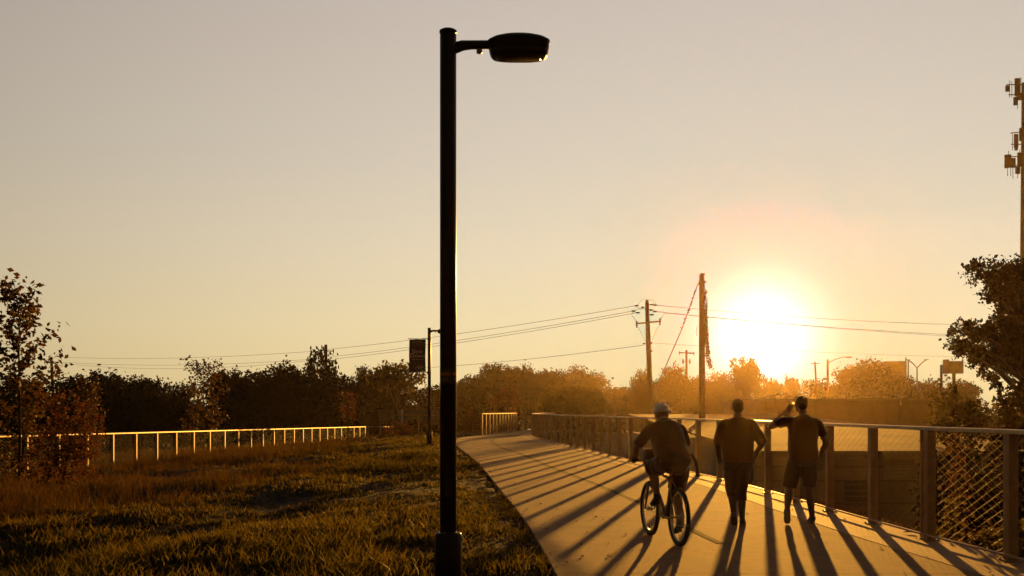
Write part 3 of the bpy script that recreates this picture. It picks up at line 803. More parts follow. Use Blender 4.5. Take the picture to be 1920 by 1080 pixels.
oak_o = Vector((at(1905, 700, 31).x, 31, float(ground(at(1905, 700, 31).x, 31))))
oak = empty('oak_tree', tuple(oak_o)); tag(oak, 'big gappy dark oak with two leafy lobes at the right edge of the frame', 'tree')
sp = [(1850, 512, 36, 24, 30), (1895, 515, 40, 34, 31), (1872, 545, 34, 28, 30), (1828, 500, 14, 12, 30), (1920, 560, 40, 60, 32), (1808, 635, 30, 34, 30), (1838, 622, 26, 20, 30), (1880, 640, 42, 56, 31), (1930, 650, 60, 70, 32), (1862, 680, 40, 30, 31), (1822, 665, 22, 16, 30), (1900, 590, 38, 36, 31), (1985, 560, 70, 90, 33), (2040, 640, 80, 80, 34)]
lb = world_lobes(oak_o, sp)
link('crown', crown_mesh('crown', lb, 36000, 0.118, 0.15, 1500, 101, M['leaf_dark'], 0.15), None, oak)
b = MB(); hh = 6.5
b.tube([(0.6, 0.3, -0.2), (0.5, 0.2, 1.5), (0.3, 0, 3.2), (0.25, 0, 5.4), (0.3, 0, 7.6)], [0.32, 0.25, 0.19, 0.12, 0.04], 10)
for l in lb:
    e = Vector(l[:3]); z0 = max(2.0, min(6.5, e.z - 1.3)); a_ = Vector((0.3, 0, z0)); b.tube([a_, a_.lerp(e, 0.5) + Vector((0, 0, 0.15)), e], [0.09, 0.06, 0.015], 6)
b.build('trunk', M['bark'], oak)


def shrub(label, px, ytop, d, wpx, m, n, leaf, seed, name='shrub', cat='shrub', group=None, zb=None, shell=0.25, hclump=200, tall=None):
    p = at(px, ytop, d); gz = float(ground(p.x, p.y)) if zb is None else zb
    root = empty(name, (p.x, p.y, gz)); tag(root, label, cat, group); H = p.z - gz; w = wpx * d / F / 2
    r_ = random.Random(seed); L = []
    for i in range(9):
        k = (i + 0.7) / 9; ww = w * (tall(k) if tall else math.sqrt(max(0.15, 1 - (k - 0.35) ** 2 * 1.9)))
        L.append((r_.uniform(-.25, .25) * w, r_.uniform(-.25, .25) * w, H * k * 0.93, ww, ww, H * 0.13))
    link('crown', crown_mesh('crown', L, n, leaf, leaf * 1.3, hclump, seed, m, shell), None, root)
    b = MB()
    for i in range(5):
        l = L[min(8, 3 + i)]; b.tube([(r_.uniform(-.05, .05), r_.uniform(-.05, .05), -0.05), (l[0] * .5, l[1] * .5, l[2] * .5), (l[0] + r_.uniform(-.4, .4) * l[3], l[1], l[2])], [0.03, 0.022, 0.006], 6)
    b.build('trunk', M['bark'], root)
    return root


shrub('tall dark shrub mass under the oak at the right edge of the frame', 1900, 700, 24, 190, M['leaf_dark'], 6500, 0.13, 201)
shrub('wide dark shrub in front of the shed roof, below the billboard', 1810, 712, 27, 130, M['leaf_dark'], 5200, 0.13, 202)
shrub('lighter yellow brown shrub at the end of the pale shed roof', 1765, 702, 30, 70, M['leaf_mid'], 2400, 0.12, 203)
shrub('dark shrub at the right edge, lower and nearer than the oak', 1960, 720, 19, 220, M['leaf_dark'], 5200, 0.12, 204)
shrub('small spiky golden shrub just behind the doubled railing post', 1780, 935, 12.6, 34, M['leaf_mid'], 330, 0.07, 205, zb=-0.45, shell=0.1)
shrub('broad leafed low plant behind the railing, left of the last post', 1858, 985, 11.9, 72, M['leaf_mid'], 300, 0.09, 206, zb=-0.40)
shrub('broad leafed low plant behind the railing at the right frame edge', 1912, 990, 10.9, 70, M['leaf_mid'], 380, 0.10, 207, zb=-0.35)
shrub('orange leafed bush seen through the mesh above the doubled post', 1795, 792, 17.5, 40, M['leaf_red'], 260, 0.08, 208)
shrub('dark bush against the shed wall, seen through the mesh', 1735, 862, 22, 50, M['leaf_dark'], 900, 0.10, 209)

# ------------------------------------------------------------------ saplings and bushes at the left
def sapling(label, px, ytop, d, wpx, n, leaf, seed, m, name='sapling', zb=None, prof=None, start=0.25, spread=0.16, lean=0):
    p = at(px, ytop, d); gz = float(ground(p.x, p.y)) if zb is None else zb
    root = empty(name, (p.x, p.y, gz)); tag(root, label, 'tree', 'young trees by the left railing'); H = p.z - gz; w = wpx * d / F / 2
    r_ = np.random.default_rng(seed); b = MB(); C_ = []
    b.tube([(0, 0, -0.05), (0.02, 0, H * .3), (-0.02, 0.02, H * .65), (0.0 + lean * 0.3, 0, H * 0.97)], [0.045, 0.036, 0.022, 0.005], 8)
    nb = 26
    for i in range(nb):
        k = start + (0.97 - start) * (i + 0.5) / nb; ang = i * 2.4 + r_.random(); z = H * k
        L = w * (prof(k) if prof else (1.05 - 0.75 * k)) * (0.7 + 0.5 * r_.random())
        e = Vector((math.cos(ang) * L, math.sin(ang) * L, min(H * 0.99, z + L * 0.75)))
        a_ = Vector((0, 0, z * 0.93)); md = a_.lerp(e, .55) + Vector((0, 0, -0.03)); b.tube([a_, md, e], [0.014, 0.009, 0.003], 5)
        for j in range(max(4, int(n / nb))):
            t = 0.25 + 0.8 * r_.random(); q = a_.lerp(md, min(1, t / .55)) if t < .55 else md.lerp(e, (t - .55) / .45)
            C_.append(np.array(q) + r_.normal(0, spread * (0.4 + 0.8 * t) * 0.8, 3))
    b.build('trunk', M['bark'], root)
    v, q = leaf_quads(np.array(C_), leaf, r_); link('crown', np_mesh('crown', v, q, None, m), None, root)
    return root


sapling('tall sparse sapling with separate dark leaves at the left frame edge', 36, 527, 27, 150, 1400, 0.145, 301, M['leaf_tulip'], prof=lambda k: 1.0 - 0.72 * max(0, k - .25), start=0.3, spread=0.13)
sapling('columnar reddish sapling standing behind the middle of the left railing', 382, 676, 54, 60, 1500, 0.15, 302, M['leaf_tulip'], zb=-1.1, prof=lambda k: 0.85 + 0.5 * math.sin(k * 2.6) - 0.9 * max(0, k - .6), start=0.1, spread=0.17)
sapling('small thin sapling with rusty leaves near the end of the left railing', 652, 735, 66, 38, 260, 0.17, 303, M['leaf_red'], zb=-0.8, start=0.45, spread=0.12, prof=lambda k: 0.9)
sapling('dim reddish sapling behind the railing, right of the leaning pole', 168, 712, 40, 70, 700, 0.12, 304, M['leaf_tulip'], zb=-0.9, start=0.2, spread=0.14, prof=lambda k: 0.9 - 0.4 * k)
shrub('loose reddish bush in front of the left railing near the sapling', 118, 735, 26, 150, M['leaf_red'], 4600, 0.075, 305, zb=-0.62, name='bush', cat='bush', hclump=420, shell=0.1)
shrub('low dark bush at the left frame edge below the railing cap', 40, 700, 28.5, 110, M['leaf_tulip'], 1300, 0.10, 306, zb=-0.6, name='bush', cat='bush', hclump=300, shell=0.1)

# ------------------------------------------------------------------ grass
def blades(name, m, X, Y, Z, hgt, wid, lean, seed):
    r_ = np.random.default_rng(seed); n = len(X); a_ = r_.random(n) * 2 * math.pi; la = r_.random(n) * 2 * math.pi
    lx = np.cos(la) * lean; ly = np.sin(la) * lean
    wx = np.cos(a_) * wid * .5; wy = np.sin(a_) * wid * .5
    B = np.stack([X, Y, Z], 1); O = np.zeros(n)
    W = np.stack([wx, wy, O], 1)
    m1 = B + np.stack([lx * .25 * hgt, ly * .25 * hgt, hgt * .5], 1); tp = B + np.stack([lx * hgt, ly * hgt, hgt * (1 - .25 * lean)], 1)
    v = np.stack([B - W * .7, B + W * .7, m1 + W, m1 - W, tp], 1).reshape(-1, 3)
    i = np.arange(n) * 5
    me = np_mesh(name, v, np.stack([i, i + 1, i + 2, i + 3], 1), np.stack([i + 3, i + 2, i + 4], 1), m)
    return tag(link(name, me), kind='stuff')


GXs, GYs, dist = [], [], []
def scatter(y0, y1, x0f, x1f, dens, clump):
    ya = rng.uniform(y0, y1, int(dens * (y1 - y0) * 26 / clump)); xa = rng.uniform(-26, 1.0, len(ya))
    ok = (xa > x0f(ya)) & (xa < x1f(ya)); xa, ya = xa[ok], ya[ok]
    k = np.repeat(np.arange(len(xa)), clump)
    x = xa[k] + rng.normal(0, 0.045, len(k)); y = ya[k] + rng.normal(0, 0.045, len(k))
    ok = x < xl(y) + 0.22 * rng.random(len(x)) ** 2; return x[ok], y[ok]


frx = lambda y: -0.535 * y - 1.0
parts = []
for y0, y1, dens, cl, w, hs in ((7.6, 12, 900, 7, 0.0100, 1.0), (12, 18, 640, 7, 0.012, 1.0), (18, 30, 340, 6, 0.016, 1.0), (30, 48, 190, 5, 0.024, 1.05), (48, 90, 80, 4, 0.038, 1.1)):
    x, y = scatter(y0, y1, frx, lambda q: xl(q) + 0.05, dens, cl); parts.append((x, y, np.full(len(x), w), np.full(len(x), hs)))
X = np.concatenate([p[0] for p in parts]); Y = np.concatenate([p[1] for p in parts]); Wd = np.concatenate([p[2] for p in parts]); Hs = np.concatenate([p[3] for p in parts])
Z = ground(X, Y) - 0.01
def fbm(x, y):
    return (np.sin(x * 1.7 + np.sin(y * 0.9) * 1.4) * np.sin(y * 1.3 + x * .6) + 0.6 * np.sin(x * .55 - y * .35 + 1) + 0.7 * np.sin(x * 3.9 + 1.7 * np.sin(y * 2.1)) * np.sin(y * 3.1 - x * 1.1 + 2))
patch = fbm(X, Y)
dl = xl(Y) - X
dry = (sstep(3.5, 9.5, dl + 1.2 * patch) * sstep(12, 21, Y + 1.8 * patch)) > rng.random(len(X))
edge = 1 - 0.35 * (1 - sstep(0.2, 1.2, dl))
low = rng.random(len(X)) < np.clip(0.66 - 0.34 * patch, 0.15, 0.97)
H = np.where(low, 0.045 + 0.055 * rng.random(len(X)), 0.075 + 0.15 * rng.random(len(X)) ** 1.7) * (1 + 0.35 * np.clip(patch, -1, 1)) * Hs * edge
bare = fbm(X * .7 + 3, Y * .7 - 5) > 1.15 + 0.5 * rng.random(len(X))
H = H * (0.75 + 0.35 * np.sin(X * .31 + 2) * np.sin(Y * .27) + 0.2 * rng.random(len(X)))
g = ~dry & ~low & ~bare
blades('meadow_grass', M['grass'], X[g], Y[g], Z[g], H[g], Wd[g] * (0.8 + 1.4 * rng.random(g.sum())), 0.2 + 0.6 * rng.random(g.sum()), 1)
g = ~dry & low
blades('low_grass', M['grass_low'], X[g], Y[g], Z[g], H[g], Wd[g] * 1.2, 0.4 + 0.6 * rng.random(g.sum()), 4)
g = dry
blades('dry_grass', M['grass_red'], X[g], Y[g], Z[g], H[g] * (1.2 + 1.1 * rng.random(g.sum())), Wd[g] * 0.7, 0.15 + 0.45 * rng.random(g.sum()), 2)
# ground cover below the right-hand railing
yy_ = rng.uniform(9, 64, 42000); xx_ = xr(yy_) + 0.28 + rng.random(len(yy_)) ** 1.5 * 6.5
zz_ = ground(xx_, yy_) - 0.02
blades('bank_grass', M['bank'], xx_, yy_, zz_, 0.10 + 0.22 * rng.random(len(xx_)), np.full(len(xx_), 0.02), 0.2 + 0.6 * rng.random(len(xx_)), 3)

# taller single weeds near the camera
def weed(label, px, py, d, h, n, seed, bw=0.022):
    p = at(px, py, d); z = float(ground(p.x, p.y)); r_ = random.Random(seed); root = empty('weed_tuft', (p.x, p.y, z)); tag(root, label, 'weed', 'tall weeds in the meadow grass')
    for i in range(n):
        t = r_.uniform(0, 6.28); L = h * r_.uniform(.6, 1.0); out = L * r_.uniform(.1, .45); w = bw * r_.uniform(.5, 1); cx, sx = math.cos(t), math.sin(t)
        b = MB(); pts = []; K = 5
        for k in range(K + 1):
            f = k / K; c = Vector((cx * out * f ** 1.8, sx * out * f ** 1.8, L * (f - .12 * f * f))); ww = w * math.sin(math.pi * (0.18 + 0.8 * f)) if k < K else 0.0008
            pts.append((c + Vector((-sx, cx, 0)) * ww, c - Vector((-sx, cx, 0)) * ww + Vector((0, 0, .0)), c + Vector((cx, sx, 0)) * -ww * .4))
        vs = [v for tr in pts for v in tr]; fs = []
        for k in range(K):
            a_ = 3 * k; fs += [(a_, a_ + 2, a_ + 5, a_ + 3), (a_ + 2, a_ + 1, a_ + 4, a_ + 5)]
        b.add(vs, fs, True); b.build('leaf', M['grass'], root)
    return root


for (lab, px, py, d, h, n) in (('broad bladed weed tuft low in the frame, left of the foreground lamp base', 705, 1078, 9.4, .24, 9), ('tall weed tuft with broad blades in the middle of the meadow', 176, 985, 13.2, .34, 10), ('weed tuft right of the foreground lamp base near the path', 935, 1080, 9.4, .22, 8), ('leaning weed tuft at the bottom left of the meadow', 60, 1050, 10.6, .28, 9), ('weed tuft halfway between the lamp base and the railing shadow', 615, 1075, 9.6, .22, 8), ('upright weed tuft behind the foreground lamp base', 760, 985, 13.5, .26, 8), ('weed tuft in the left middle of the meadow', 330, 1050, 10.6, .26, 8)):
    weed(lab, px, py, d, h, n, hash((px, py)) % 999)

# ------------------------------------------------------------------ buildings and far things
def shed():
    gz = -2.75; x0, x1, ye, yr = at(1405, 845, 28).x, 15.8, 28.0, 57.2; ze, zr = 0.43, 1.29
    root = empty('shed', (x0, ye, gz)); tag(root, 'long shed with a pale metal roof and dark lower wall behind the right railing', 'building')
    o0 = Vector((x0, ye, gz)); W = x1 - x0
    b = MB(); b.box((W / 2, 14.6, (ze - gz) / 2 - 0.06), (W - 0.3, 28.8, ze - gz - 0.12)); wall = b.build('wall', M['wall'], root)
    n = 3
    me0 = None
    for i in range(n):
        xa = W * i / n
        if me0 is None:
            b = MB(); pw = W / n - 0.006; th = 0.05
            a_ = Vector((0, -0.35, ze - gz - 0.04)); c = Vector((0, yr - ye, zr - gz))
            vs = [a_, a_ + Vector((pw, 0, 0)), c + Vector((pw, 0, 0)), c]; vs = vs + [v + Vector((0, 0, th)) for v in vs]
            b.add(vs, [(3, 2, 1, 0), (4, 5, 6, 7), (0, 1, 5, 4), (1, 2, 6, 5), (2, 3, 7, 6), (3, 0, 4, 7)])
            me0 = b.mesh('roof_panel'); me0.materials.append(M['roof'])
        o = link('roof_panel', me0, None, root); o.location = (xa + 0.006, 0, 0)
    b = MB(); b.box((W / 2, -0.36, ze - gz - 0.075), (W, 0.06, 0.16)); b.build('fascia', M['wall_dark'], root)
    for z in (ze - gz - 0.46, ze - gz - 0.86, ze - gz - 1.5):
        b = MB(); b.box((W / 2, 0.18, z), (W - 0.3, 0.06, 0.04)); b.build('siding_rail', M['wall_dark'], root)
    for px0, px1, y0, y1 in ((1524, 1554, 861, 882), (1585, 1650, 903, 948), (1660, 1735, 873, 899)):
        q0, q1 = at(px0, y1, 28.1) - o0, at(px1, y0, 28.1) - o0
        b = MB(); b.box(((q0.x + q1.x) / 2, 0.17, (q0.z + q1.z) / 2), (q1.x - q0.x, 0.05, q1.z - q0.z)); dr = b.build('door', M['pale'] if px0 > 1600 else M['wall_dark'], root)
        b = MB()
        for k in range(4):
            zz = q0.z + (q1.z - q0.z) * (k + .5) / 4; b.box(((q0.x + q1.x) / 2, 0.14, zz), (q1.x - q0.x - .04, 0.02, 0.03))
        b.build('rib', M['wall'], dr)
    p = at(1685, 752, 57.0) - o0
    b = MB(); b.lathe([(0.035, -0.3), (0.035, 0.16), (0.07, 0.17), (0.06, 0.23)], (p.x, yr - ye - .5, zr - gz + 0.85), 10); b.build('vent_pipe', M['rail'], root)


shed()
def flat_building():
    gz = -2.8; d = 58; p0, p1 = at(1425, 750, d), at(1745, 750, d)
    root = empty('warehouse', (p0.x, d, gz)); tag(root, 'long flat roofed brown building behind the pale shed roof', 'building'); W = p1.x - p0.x; H = p0.z - gz
    b = MB(); b.box((W / 2, 5, H / 2), (W, 10, H)); b.build('wall', M['brick'], root)
    b = MB(); b.box((W / 2, -0.06, H + 0.03), (W + .3, 0.3, 0.12)); b.build('coping', M['wall'], root)
    for px0, px1, py in ((1440, 1452, 743), (1465, 1473, 741), (1481, 1486, 741)):
        q = at(px0, py, d + 3) - Vector((p0.x, d, gz)); w = (px1 - px0) * d / F
        b = MB(); b.box((q.x + w / 2, 3, H + 0.12), (w, 0.9, 0.24)); b.box((q.x + w / 2, 3, H + 0.27), (w + .08, 1.0, 0.05)); b.build('roof_vent', M['rail'], root)
    for k in range(14):
        b = MB(); b.box((W * (k + .5) / 14, -0.03, H / 2), (0.18, 0.08, H - 0.1)); b.build('pilaster', M['brick'], root)


flat_building()
def pale_unit(label, px0, px1, y0, y1, d, seams):
    p, q = at(px0, y1, d), at(px1, y0, d); root = empty('storage_unit', (p.x, d, p.z - 0.9)); tag(root, label, 'storage unit', 'pale storage units behind the meadow'); W = q.x - p.x; H = q.z - p.z + 0.9
    b = MB(); b.box((W / 2, 1.2, H / 2), (W, 2.4, H)); b.build('body', M['pale'], root)
    b = MB(); b.box((W / 2, 1.2, H + .03), (W + .08, 2.5, 0.06)); b.build('roof_edge', M['wall'], root)
    for k in range(seams):
        b = MB(); b.box((W * (k + .5) / seams, -0.02, H / 2), (0.05, 0.05, H - .05)); b.build('panel_rib', M['wall'], root)


pale_unit('pale low storage unit right of the small rusty sapling', 640, 691, 768, 800, 112, 3)
pale_unit('pale storage unit in the middle, left of the dark pipe fence', 708, 752, 769, 800, 110, 3)
pale_unit('pale ribbed storage unit behind the banner lamp post', 758, 838, 768, 800, 108, 9)
for k, (lab, px, yt, d, w) in enumerate((('dark round bush before the left pale unit', 672, 776, 104, 46), ('dark round bush before the middle pale unit', 735, 784, 102, 50), ('dark clipped bush behind the pipe fence near the banner post', 785, 782, 100, 60), ('dark bush beside the path mouth behind the foreground pole', 838, 778, 98, 44), ('narrow dark bush in the gap between the two left pale units', 700, 764, 106, 24))):
    tree(lab, px, yt, d, w, DK[k % 6], 'dark bushes before the pale units', zb=-2.0, name='bush', cat='bush')

# far street light, leaning pole, masts, billboard, pale building, tower
def far_pole(name, label, cat, px, y0, y1, d, r, lean=0.0):
    p = at(px, y1, d); root = empty(name, tuple(p)); tag(root, label, cat); q = at(px - lean, y0, d) - p
    b = MB(); b.tube([(0, 0, 0), q], [r, r * .75], 8); b.build('pole', M['wood'], root); return root, p, q


r0, p, q = far_pole('utility_pole', 'leaning distant pole with a transformer left of the cobra head light', 'utility pole', 1532, 678, 760, 118, 0.13, 4)
b = MB(); b.box(q * .96, (1.0, .1, .1)); b.build('crossarm', M['wood'], r0)
b = MB(); b.lathe([(.28, -.5), (.28, .5)], q * .78 + Vector((-.3, 0, -2.2)), 8); b.build('transformer', M['cable'], r0)
r0, p, q = far_pole('cobra_lamp', 'distant cobra head street light on a dark pole right of the sun', 'street lamp', 1552, 674, 770, 120, 0.17)
b = MB(); b.tube([q * .93, q * .97 + Vector((.9, 0, .2)), q * .98 + Vector((1.9, 0, .42)), q * .98 + Vector((2.3, 0, .42))], .05, 6); b.build('arm', M['wood'], r0)
b = MB(); b.ellipsoid(q * .98 + Vector((2.55, 0, .40)), (.45, .16, .11), 10, 6); b.build('lamp_head', M['cable'], r0)
b = MB(); b.box(q * .62 + Vector((-.3, 0, 0)), (.5, .1, .25)); b.build('bracket', M['cable'], r0)
far_pole('mast', 'left one of two thin bright masts beside the pale building', 'mast', 1698.5, 670, 740, 118, 0.11)
far_pole('mast', 'right one of two thin masts beside the pale building', 'mast', 1703, 675, 740, 118, 0.11)
r0, p, q = far_pole('mast', 'Y shaped mast with two spread arms left of the billboard', 'mast', 1719.5, 690, 740, 118, 0.10)
b = MB()
for s in (-1, 1): b.tube([q, q + Vector((s * .55, 0, .6)), q + Vector((s * 1.05, 0, .95))], .06, 6); b.box(q + Vector((s * 1.1, 0, .97)), (.5, .2, .08))
b.build('arm', M['wood'], r0)
far_pole('utility_pole', 'plain dark pole in front of the shrubs, left of the billboard', 'utility pole', 1765, 684, 770, 60, 0.10)
d = 120; p = at(1770, 700, d); bb = empty('billboard', (p.x, d, -2.8)); tag(bb, 'pale billboard on a post beside the oak', 'billboard'); W = 36 * d / F; H = 25 * d / F; z = p.z + 2.8
b = MB(); b.box((W / 2 + .28, 0, z + H / 2 - .08), (W - .6, .25, H - .1)); b.build('panel', M['pale'], bb)
b = MB(); b.box((.22, -.02, z + H / 2), (.5, .6, H + .1)); b.build('end_panel', M['wall_dark'], bb)
b = MB(); b.tube([(W * .55, .2, 0), (W * .55, .2, z)], .22, 8); b.build('post', M['wood'], bb)
d = 165; p = at(1664, 700, d); q = at(1697, 679, d); wb = empty('office_block', (p.x, d, -2.8)); tag(wb, 'pale blank distant block standing up behind the right tree line', 'building'); W = q.x - p.x; H = q.z + 2.8
b = MB(); b.box((W / 2, 5, H / 2), (W, 10, H)); b.build('wall', M['pale'], wb)
b = MB(); b.box((W / 2, 5, H + .08), (W + .3, 10.3, .16)); b.build('roof_edge', M['pale'], wb)


def tower():
    d = 112; p = at(1921, 690, d); gz = -2.8; root = empty('cell_tower', (p.x, d, gz)); tag(root, 'tall cell tower with three clusters of antenna panels at the right edge', 'cell tower'); H = at(1921, 155, d).z - gz
    b = MB(); b.tube([(0, 0, 0), (0, 0, H)], [0.62, 0.30], 12); b.build('mast', M['wood'], root)
    b = MB()
    for k in range(70): b.bar((-.62 + .32 * k / 70, -.1, 4 + k * .48), (-.78 + .32 * k / 70, -.1, 4 + k * .48), .03, .03)
    b.build('step_bolts', M['cable'], root)
    s = d / F
    def pnl(px, y0, y1, w, yo=0, nm='antenna_panel', m=None):
        z0, z1 = at(0, y1, d).z - gz, at(0, y0, d).z - gz; x = (px - 1921) * s
        b = MB(); b.box((x, yo, (z0 + z1) / 2), (w * s, .22, z1 - z0)); return b.build(nm, m or M['wood'], root)
    def rod(px, y0, y1, r=.035, yo=.1):
        z0, z1 = at(0, y1, d).z - gz, at(0, y0, d).z - gz; b = MB(); b.tube([((px - 1921) * s, yo, z0), ((px - 1921) * s, yo, z1)], r, 5); b.build('antenna_rod', M['cable'], root)
    def hbar(px0, px1, y, y2=None):
        z = at(0, y, d).z - gz; z2 = at(0, y2 or y, d).z - gz; b = MB(); b.tube([((px0 - 1921) * s, .12, z), ((px1 - 1921) * s, .12, z2)], .06, 5); b.build('bracket', M['cable'], root)
    pnl(1906, 148, 181, 9, -.2); pnl(1890, 160, 171, 7, .1); pnl(1906, 181, 196, 7, .2, m=M['cable']); pnl(1913, 172, 186, 8, .3, m=M['cable']); pnl(1932, 150, 182, 9, -.2); pnl(1944, 158, 178, 9, .2)
    for px, y0, y1 in ((1894, 150, 183), (1898, 152, 182), (1915, 144, 172), (1909, 196, 204)): rod(px, y0, y1)
    hbar(1888, 1921, 158); hbar(1892, 1921, 177); hbar(1921, 1948, 160); hbar(1921, 1948, 176)
    pnl(1914, 241, 265, 8, -.2); pnl(1906, 251, 276, 7, .1, m=M['cable']); pnl(1907, 274, 281, 5, .2, m=M['cable']); pnl(1930, 243, 268, 8, -.2)
    rod(1899, 248, 281); hbar(1896, 1921, 249, 246); hbar(1897, 1921, 270)
    pnl(1885.5, 291, 316, 6, -.2); pnl(1892, 290, 312, 7, 0); pnl(1911, 287, 313, 9, -.2); pnl(1900, 295, 313, 12, .3, m=M['cable']); pnl(1910, 311, 325, 8, .2, m=M['cable']); pnl(1931, 288, 314, 9, -.2); pnl(1946, 291, 315, 7)
    for px, y0, y1 in ((1890, 316, 330), (1896, 314, 330), (1900, 312, 335), (1909, 318, 334), (1913, 280, 290), (1892, 282, 292)): rod(px, y0, y1)
    hbar(1884, 1921, 293); hbar(1884, 1921, 309); hbar(1921, 1948, 296); hbar(1921, 1948, 310)


tower()

# ------------------------------------------------------------------ bicycle
def torus_pts(c, r, n): return [(c[0], c[1] + r * math.cos(2 * math.pi * i / n), c[2] + r * math.sin(2 * math.pi * i / n)) for i in range(n)]


bike_loc = (1.93, 11.52, 0.0); bike_rz = R(10.9)
bike = empty('bicycle', bike_loc, bike_rz); tag(bike, 'mountain bike with knobbly tyres ridden along the path', 'bicycle')
RW = 0.335
for yc in (0.0, 1.03):
    w = empty('wheel', (0, yc, RW)); w.parent = bike
    b = MB(); b.tube(torus_pts((0, 0, 0), RW - 0.027, 48), 0.026, 10, closed=True)
    for i in range(60):
        t = 2 * math.pi * i / 60
        for sx in (-0.013, 0.013): b.box((sx, math.cos(t) * (RW - 0.002), math.sin(t) * (RW - 0.002)), (0.014, 0.012, 0.010), Matrix.Rotation(t, 3, 'X'))
    b.build('tyre', M['rubber'], w)
    b = MB(); b.tube(torus_pts((0, 0, 0), RW - 0.058, 48), [(0.011, 0.009)] * 48, 8, closed=True); b.build('rim', M['alloy'], w)
    b = MB()
    for i in range(28):
        t = 2 * math.pi * i / 28; s = 0.028 if i % 2 else -0.028
        b.tube([(s, 0.02 * math.cos(t + .6), 0.02 * math.sin(t + .6)), (0, (RW - .06) * math.cos(t), (RW - .06) * math.sin(t))], 0.0014, 3, cap=False)
    b.build('spokes', M['alloy'], w)
    b = MB(); b.tube([(-.06, 0, 0), (-.03, 0, 0), (-.028, 0, 0), (.028, 0, 0), (.03, 0, 0), (.06, 0, 0)], [.008, .008, .024, .024, .008, .008], 12); b.build('hub', M['alloy'], w)
    b = MB(); b.box((0.012, (RW - .09) * math.cos(-1.9), (RW - .09) * math.sin(-1.9)), (.006, .02, .035)); b.build('reflector', M['photocell'], w)
BB = Vector((0, .43, .29)); SC = Vector((0, .235, .80)); HT, HB = Vector((0, .845, .86)), Vector((0, .885, .72)); RA = Vector((0, 0, RW)); FA = Vector((0, 1.03, RW))
b = MB(); b.tube([BB, SC], .017, 10); b.tube([SC.lerp(BB, .1), HT.lerp(HB, .25)], .018, 10); b.tube([BB, HB.lerp(HT, .1)], .022, 10); b.tube([HT, HB], .023, 10)
for s in (-1, 1):
    b.tube([BB + Vector((s * .03, 0, 0)), Vector((s * .055, .12, .31)), RA + Vector((s * .065, 0, 0))], .010, 8); b.tube([SC.lerp(BB, .12) + Vector((s * .015, 0, 0)), Vector((s * .05, .14, .60)), RA + Vector((s * .065, 0, 0))], .009, 8)
b.tube([(-.045, .43, .29), (.045, .43, .29)], .024, 12)
b.build('frame', M['frame'], bike)
b = MB(); b.tube([HB + Vector((0, 0, .02)), HB + Vector((0, .012, -.05))], .018, 8); b.tube([(-.065, .90, .675), (.065, .90, .675)], .018, 8)
for s in (-1, 1): b.tube([(s * .062, .90, .68), (s * .062, .945, .52), (s * .062, 1.03, RW)], [.017, .016, .010], 10)
b.build('fork', M['frame'], bike)
b = MB(); b.tube([SC, SC + (SC - BB).normalized() * .11], .0135, 8); b.build('seat_post', M['alloy'], bike)
b = MB(); zs_ = .925
b.rings([superring(0, .17 + y0 * 0, zs_ + dz, .075 * k, .13 * k, 20, 2.2) for y0, dz, k in ((0, -.02, .85), (0, 0, 1.0), (0, .02, .9), (0, .028, .5))]); b.tube([(0, .26, zs_), (0, .33, zs_ + .005), (0, .38, zs_ - .005)], [.035, .028, .018], 10)
b.build('saddle', M['rubber'], bike)
b = MB(); b.tube([HT, HT + Vector((0, -.01, .05)), Vector((0, .80, .935))], .016, 8); b.tube([(-.33, .765, .965), (-.18, .79, .955), (-.06, .80, .945), (.06, .80, .945), (.18, .79, .955), (.33, .765, .965)], .0125, 8); hb = b.build('handlebar', M['frame'], bike)
for s in (-1, 1):
    b = MB(); b.tube([(s * .335, .764, .9655), (s * .21, .785, .957)], .0165, 10); b.build('grip', M['rubber'], hb)
    b = MB(); b.tube([(s * .17, .79, .95), (s * .19, .83, .945), (s * .30, .82, .93)], .006, 6); b.build('brake_lever', M['alloy'], hb)
b = MB(); b.tube([(-.335, .765, .965), (-.345, .76, 1.05), (-.375, .765, 1.24)], [.006, .006, .005], 6); b.build('mirror_stalk', M['chrome'], bike)
b = MB(); b.tube([(-.12, .80, .95), (-.14, .92, 1.00), (-.05, .93, .86), (0, .90, .70)], .0035, 5); b.tube([(.12, .80, .95), (.10, .90, 1.02), (.03, .93, .88), (0, .93, .70)], .0035, 5); b.build('brake_cable', M['cable'], bike)
b = MB()
b.rings([superring(0, .90, z_, .12 * k, .075 * k, 20, 4) for z_, k in ((.885, .85), (.90, 1), (1.07, 1.04), (1.09, .95))]); b.build('handlebar_bag', M['shorts'], bike)
b = MB()
b.tube([torus_pts((.05, .43, .29), .085, 32)[i] for i in range(32)], .004, 6, closed=True); b.tube([torus_pts((.05, .43, .29), .05, 24)[i] for i in range(24)], .004, 6, closed=True)
for i in range(5):
    t = 2 * math.pi * i / 5; b.bar((.05, .43, .29), (.05, .43 + .085 * math.cos(t), .29 + .085 * math.sin(t)), .012, .006, (1, 0, 0))
PL, PR = Vector((-.11, .455, .455)), Vector((.11, .405, .125))
b.bar((-.075, .43, .29), (-.075, PL.y, PL.z), .016, .022, (1, 0, 0)); b.bar((.075, .43, .29), (.075, PR.y, PR.z), .016, .022, (1, 0, 0)); b.build('crankset', M['alloy'], bike)
for s, P_ in ((-1, PL), (1, PR)):
    b = MB(); b.box(P_ + Vector((s * .025, 0, 0)), (.09, .085, .022)); b.tube([P_ - Vector((s * .03, 0, 0)), P_ + Vector((s * .06, 0, 0))], .006, 6); b.build('pedal', M['rubber'], bike)
b = MB(); b.tube([(.05, .43, .375), (.05, .0, .375)], .004, 4); b.tube([(.05, .43, .205), (.05, .02, .22), (.05, -.01, .26)], .004, 4); b.build('chain', M['alloy'], bike)
b = MB()
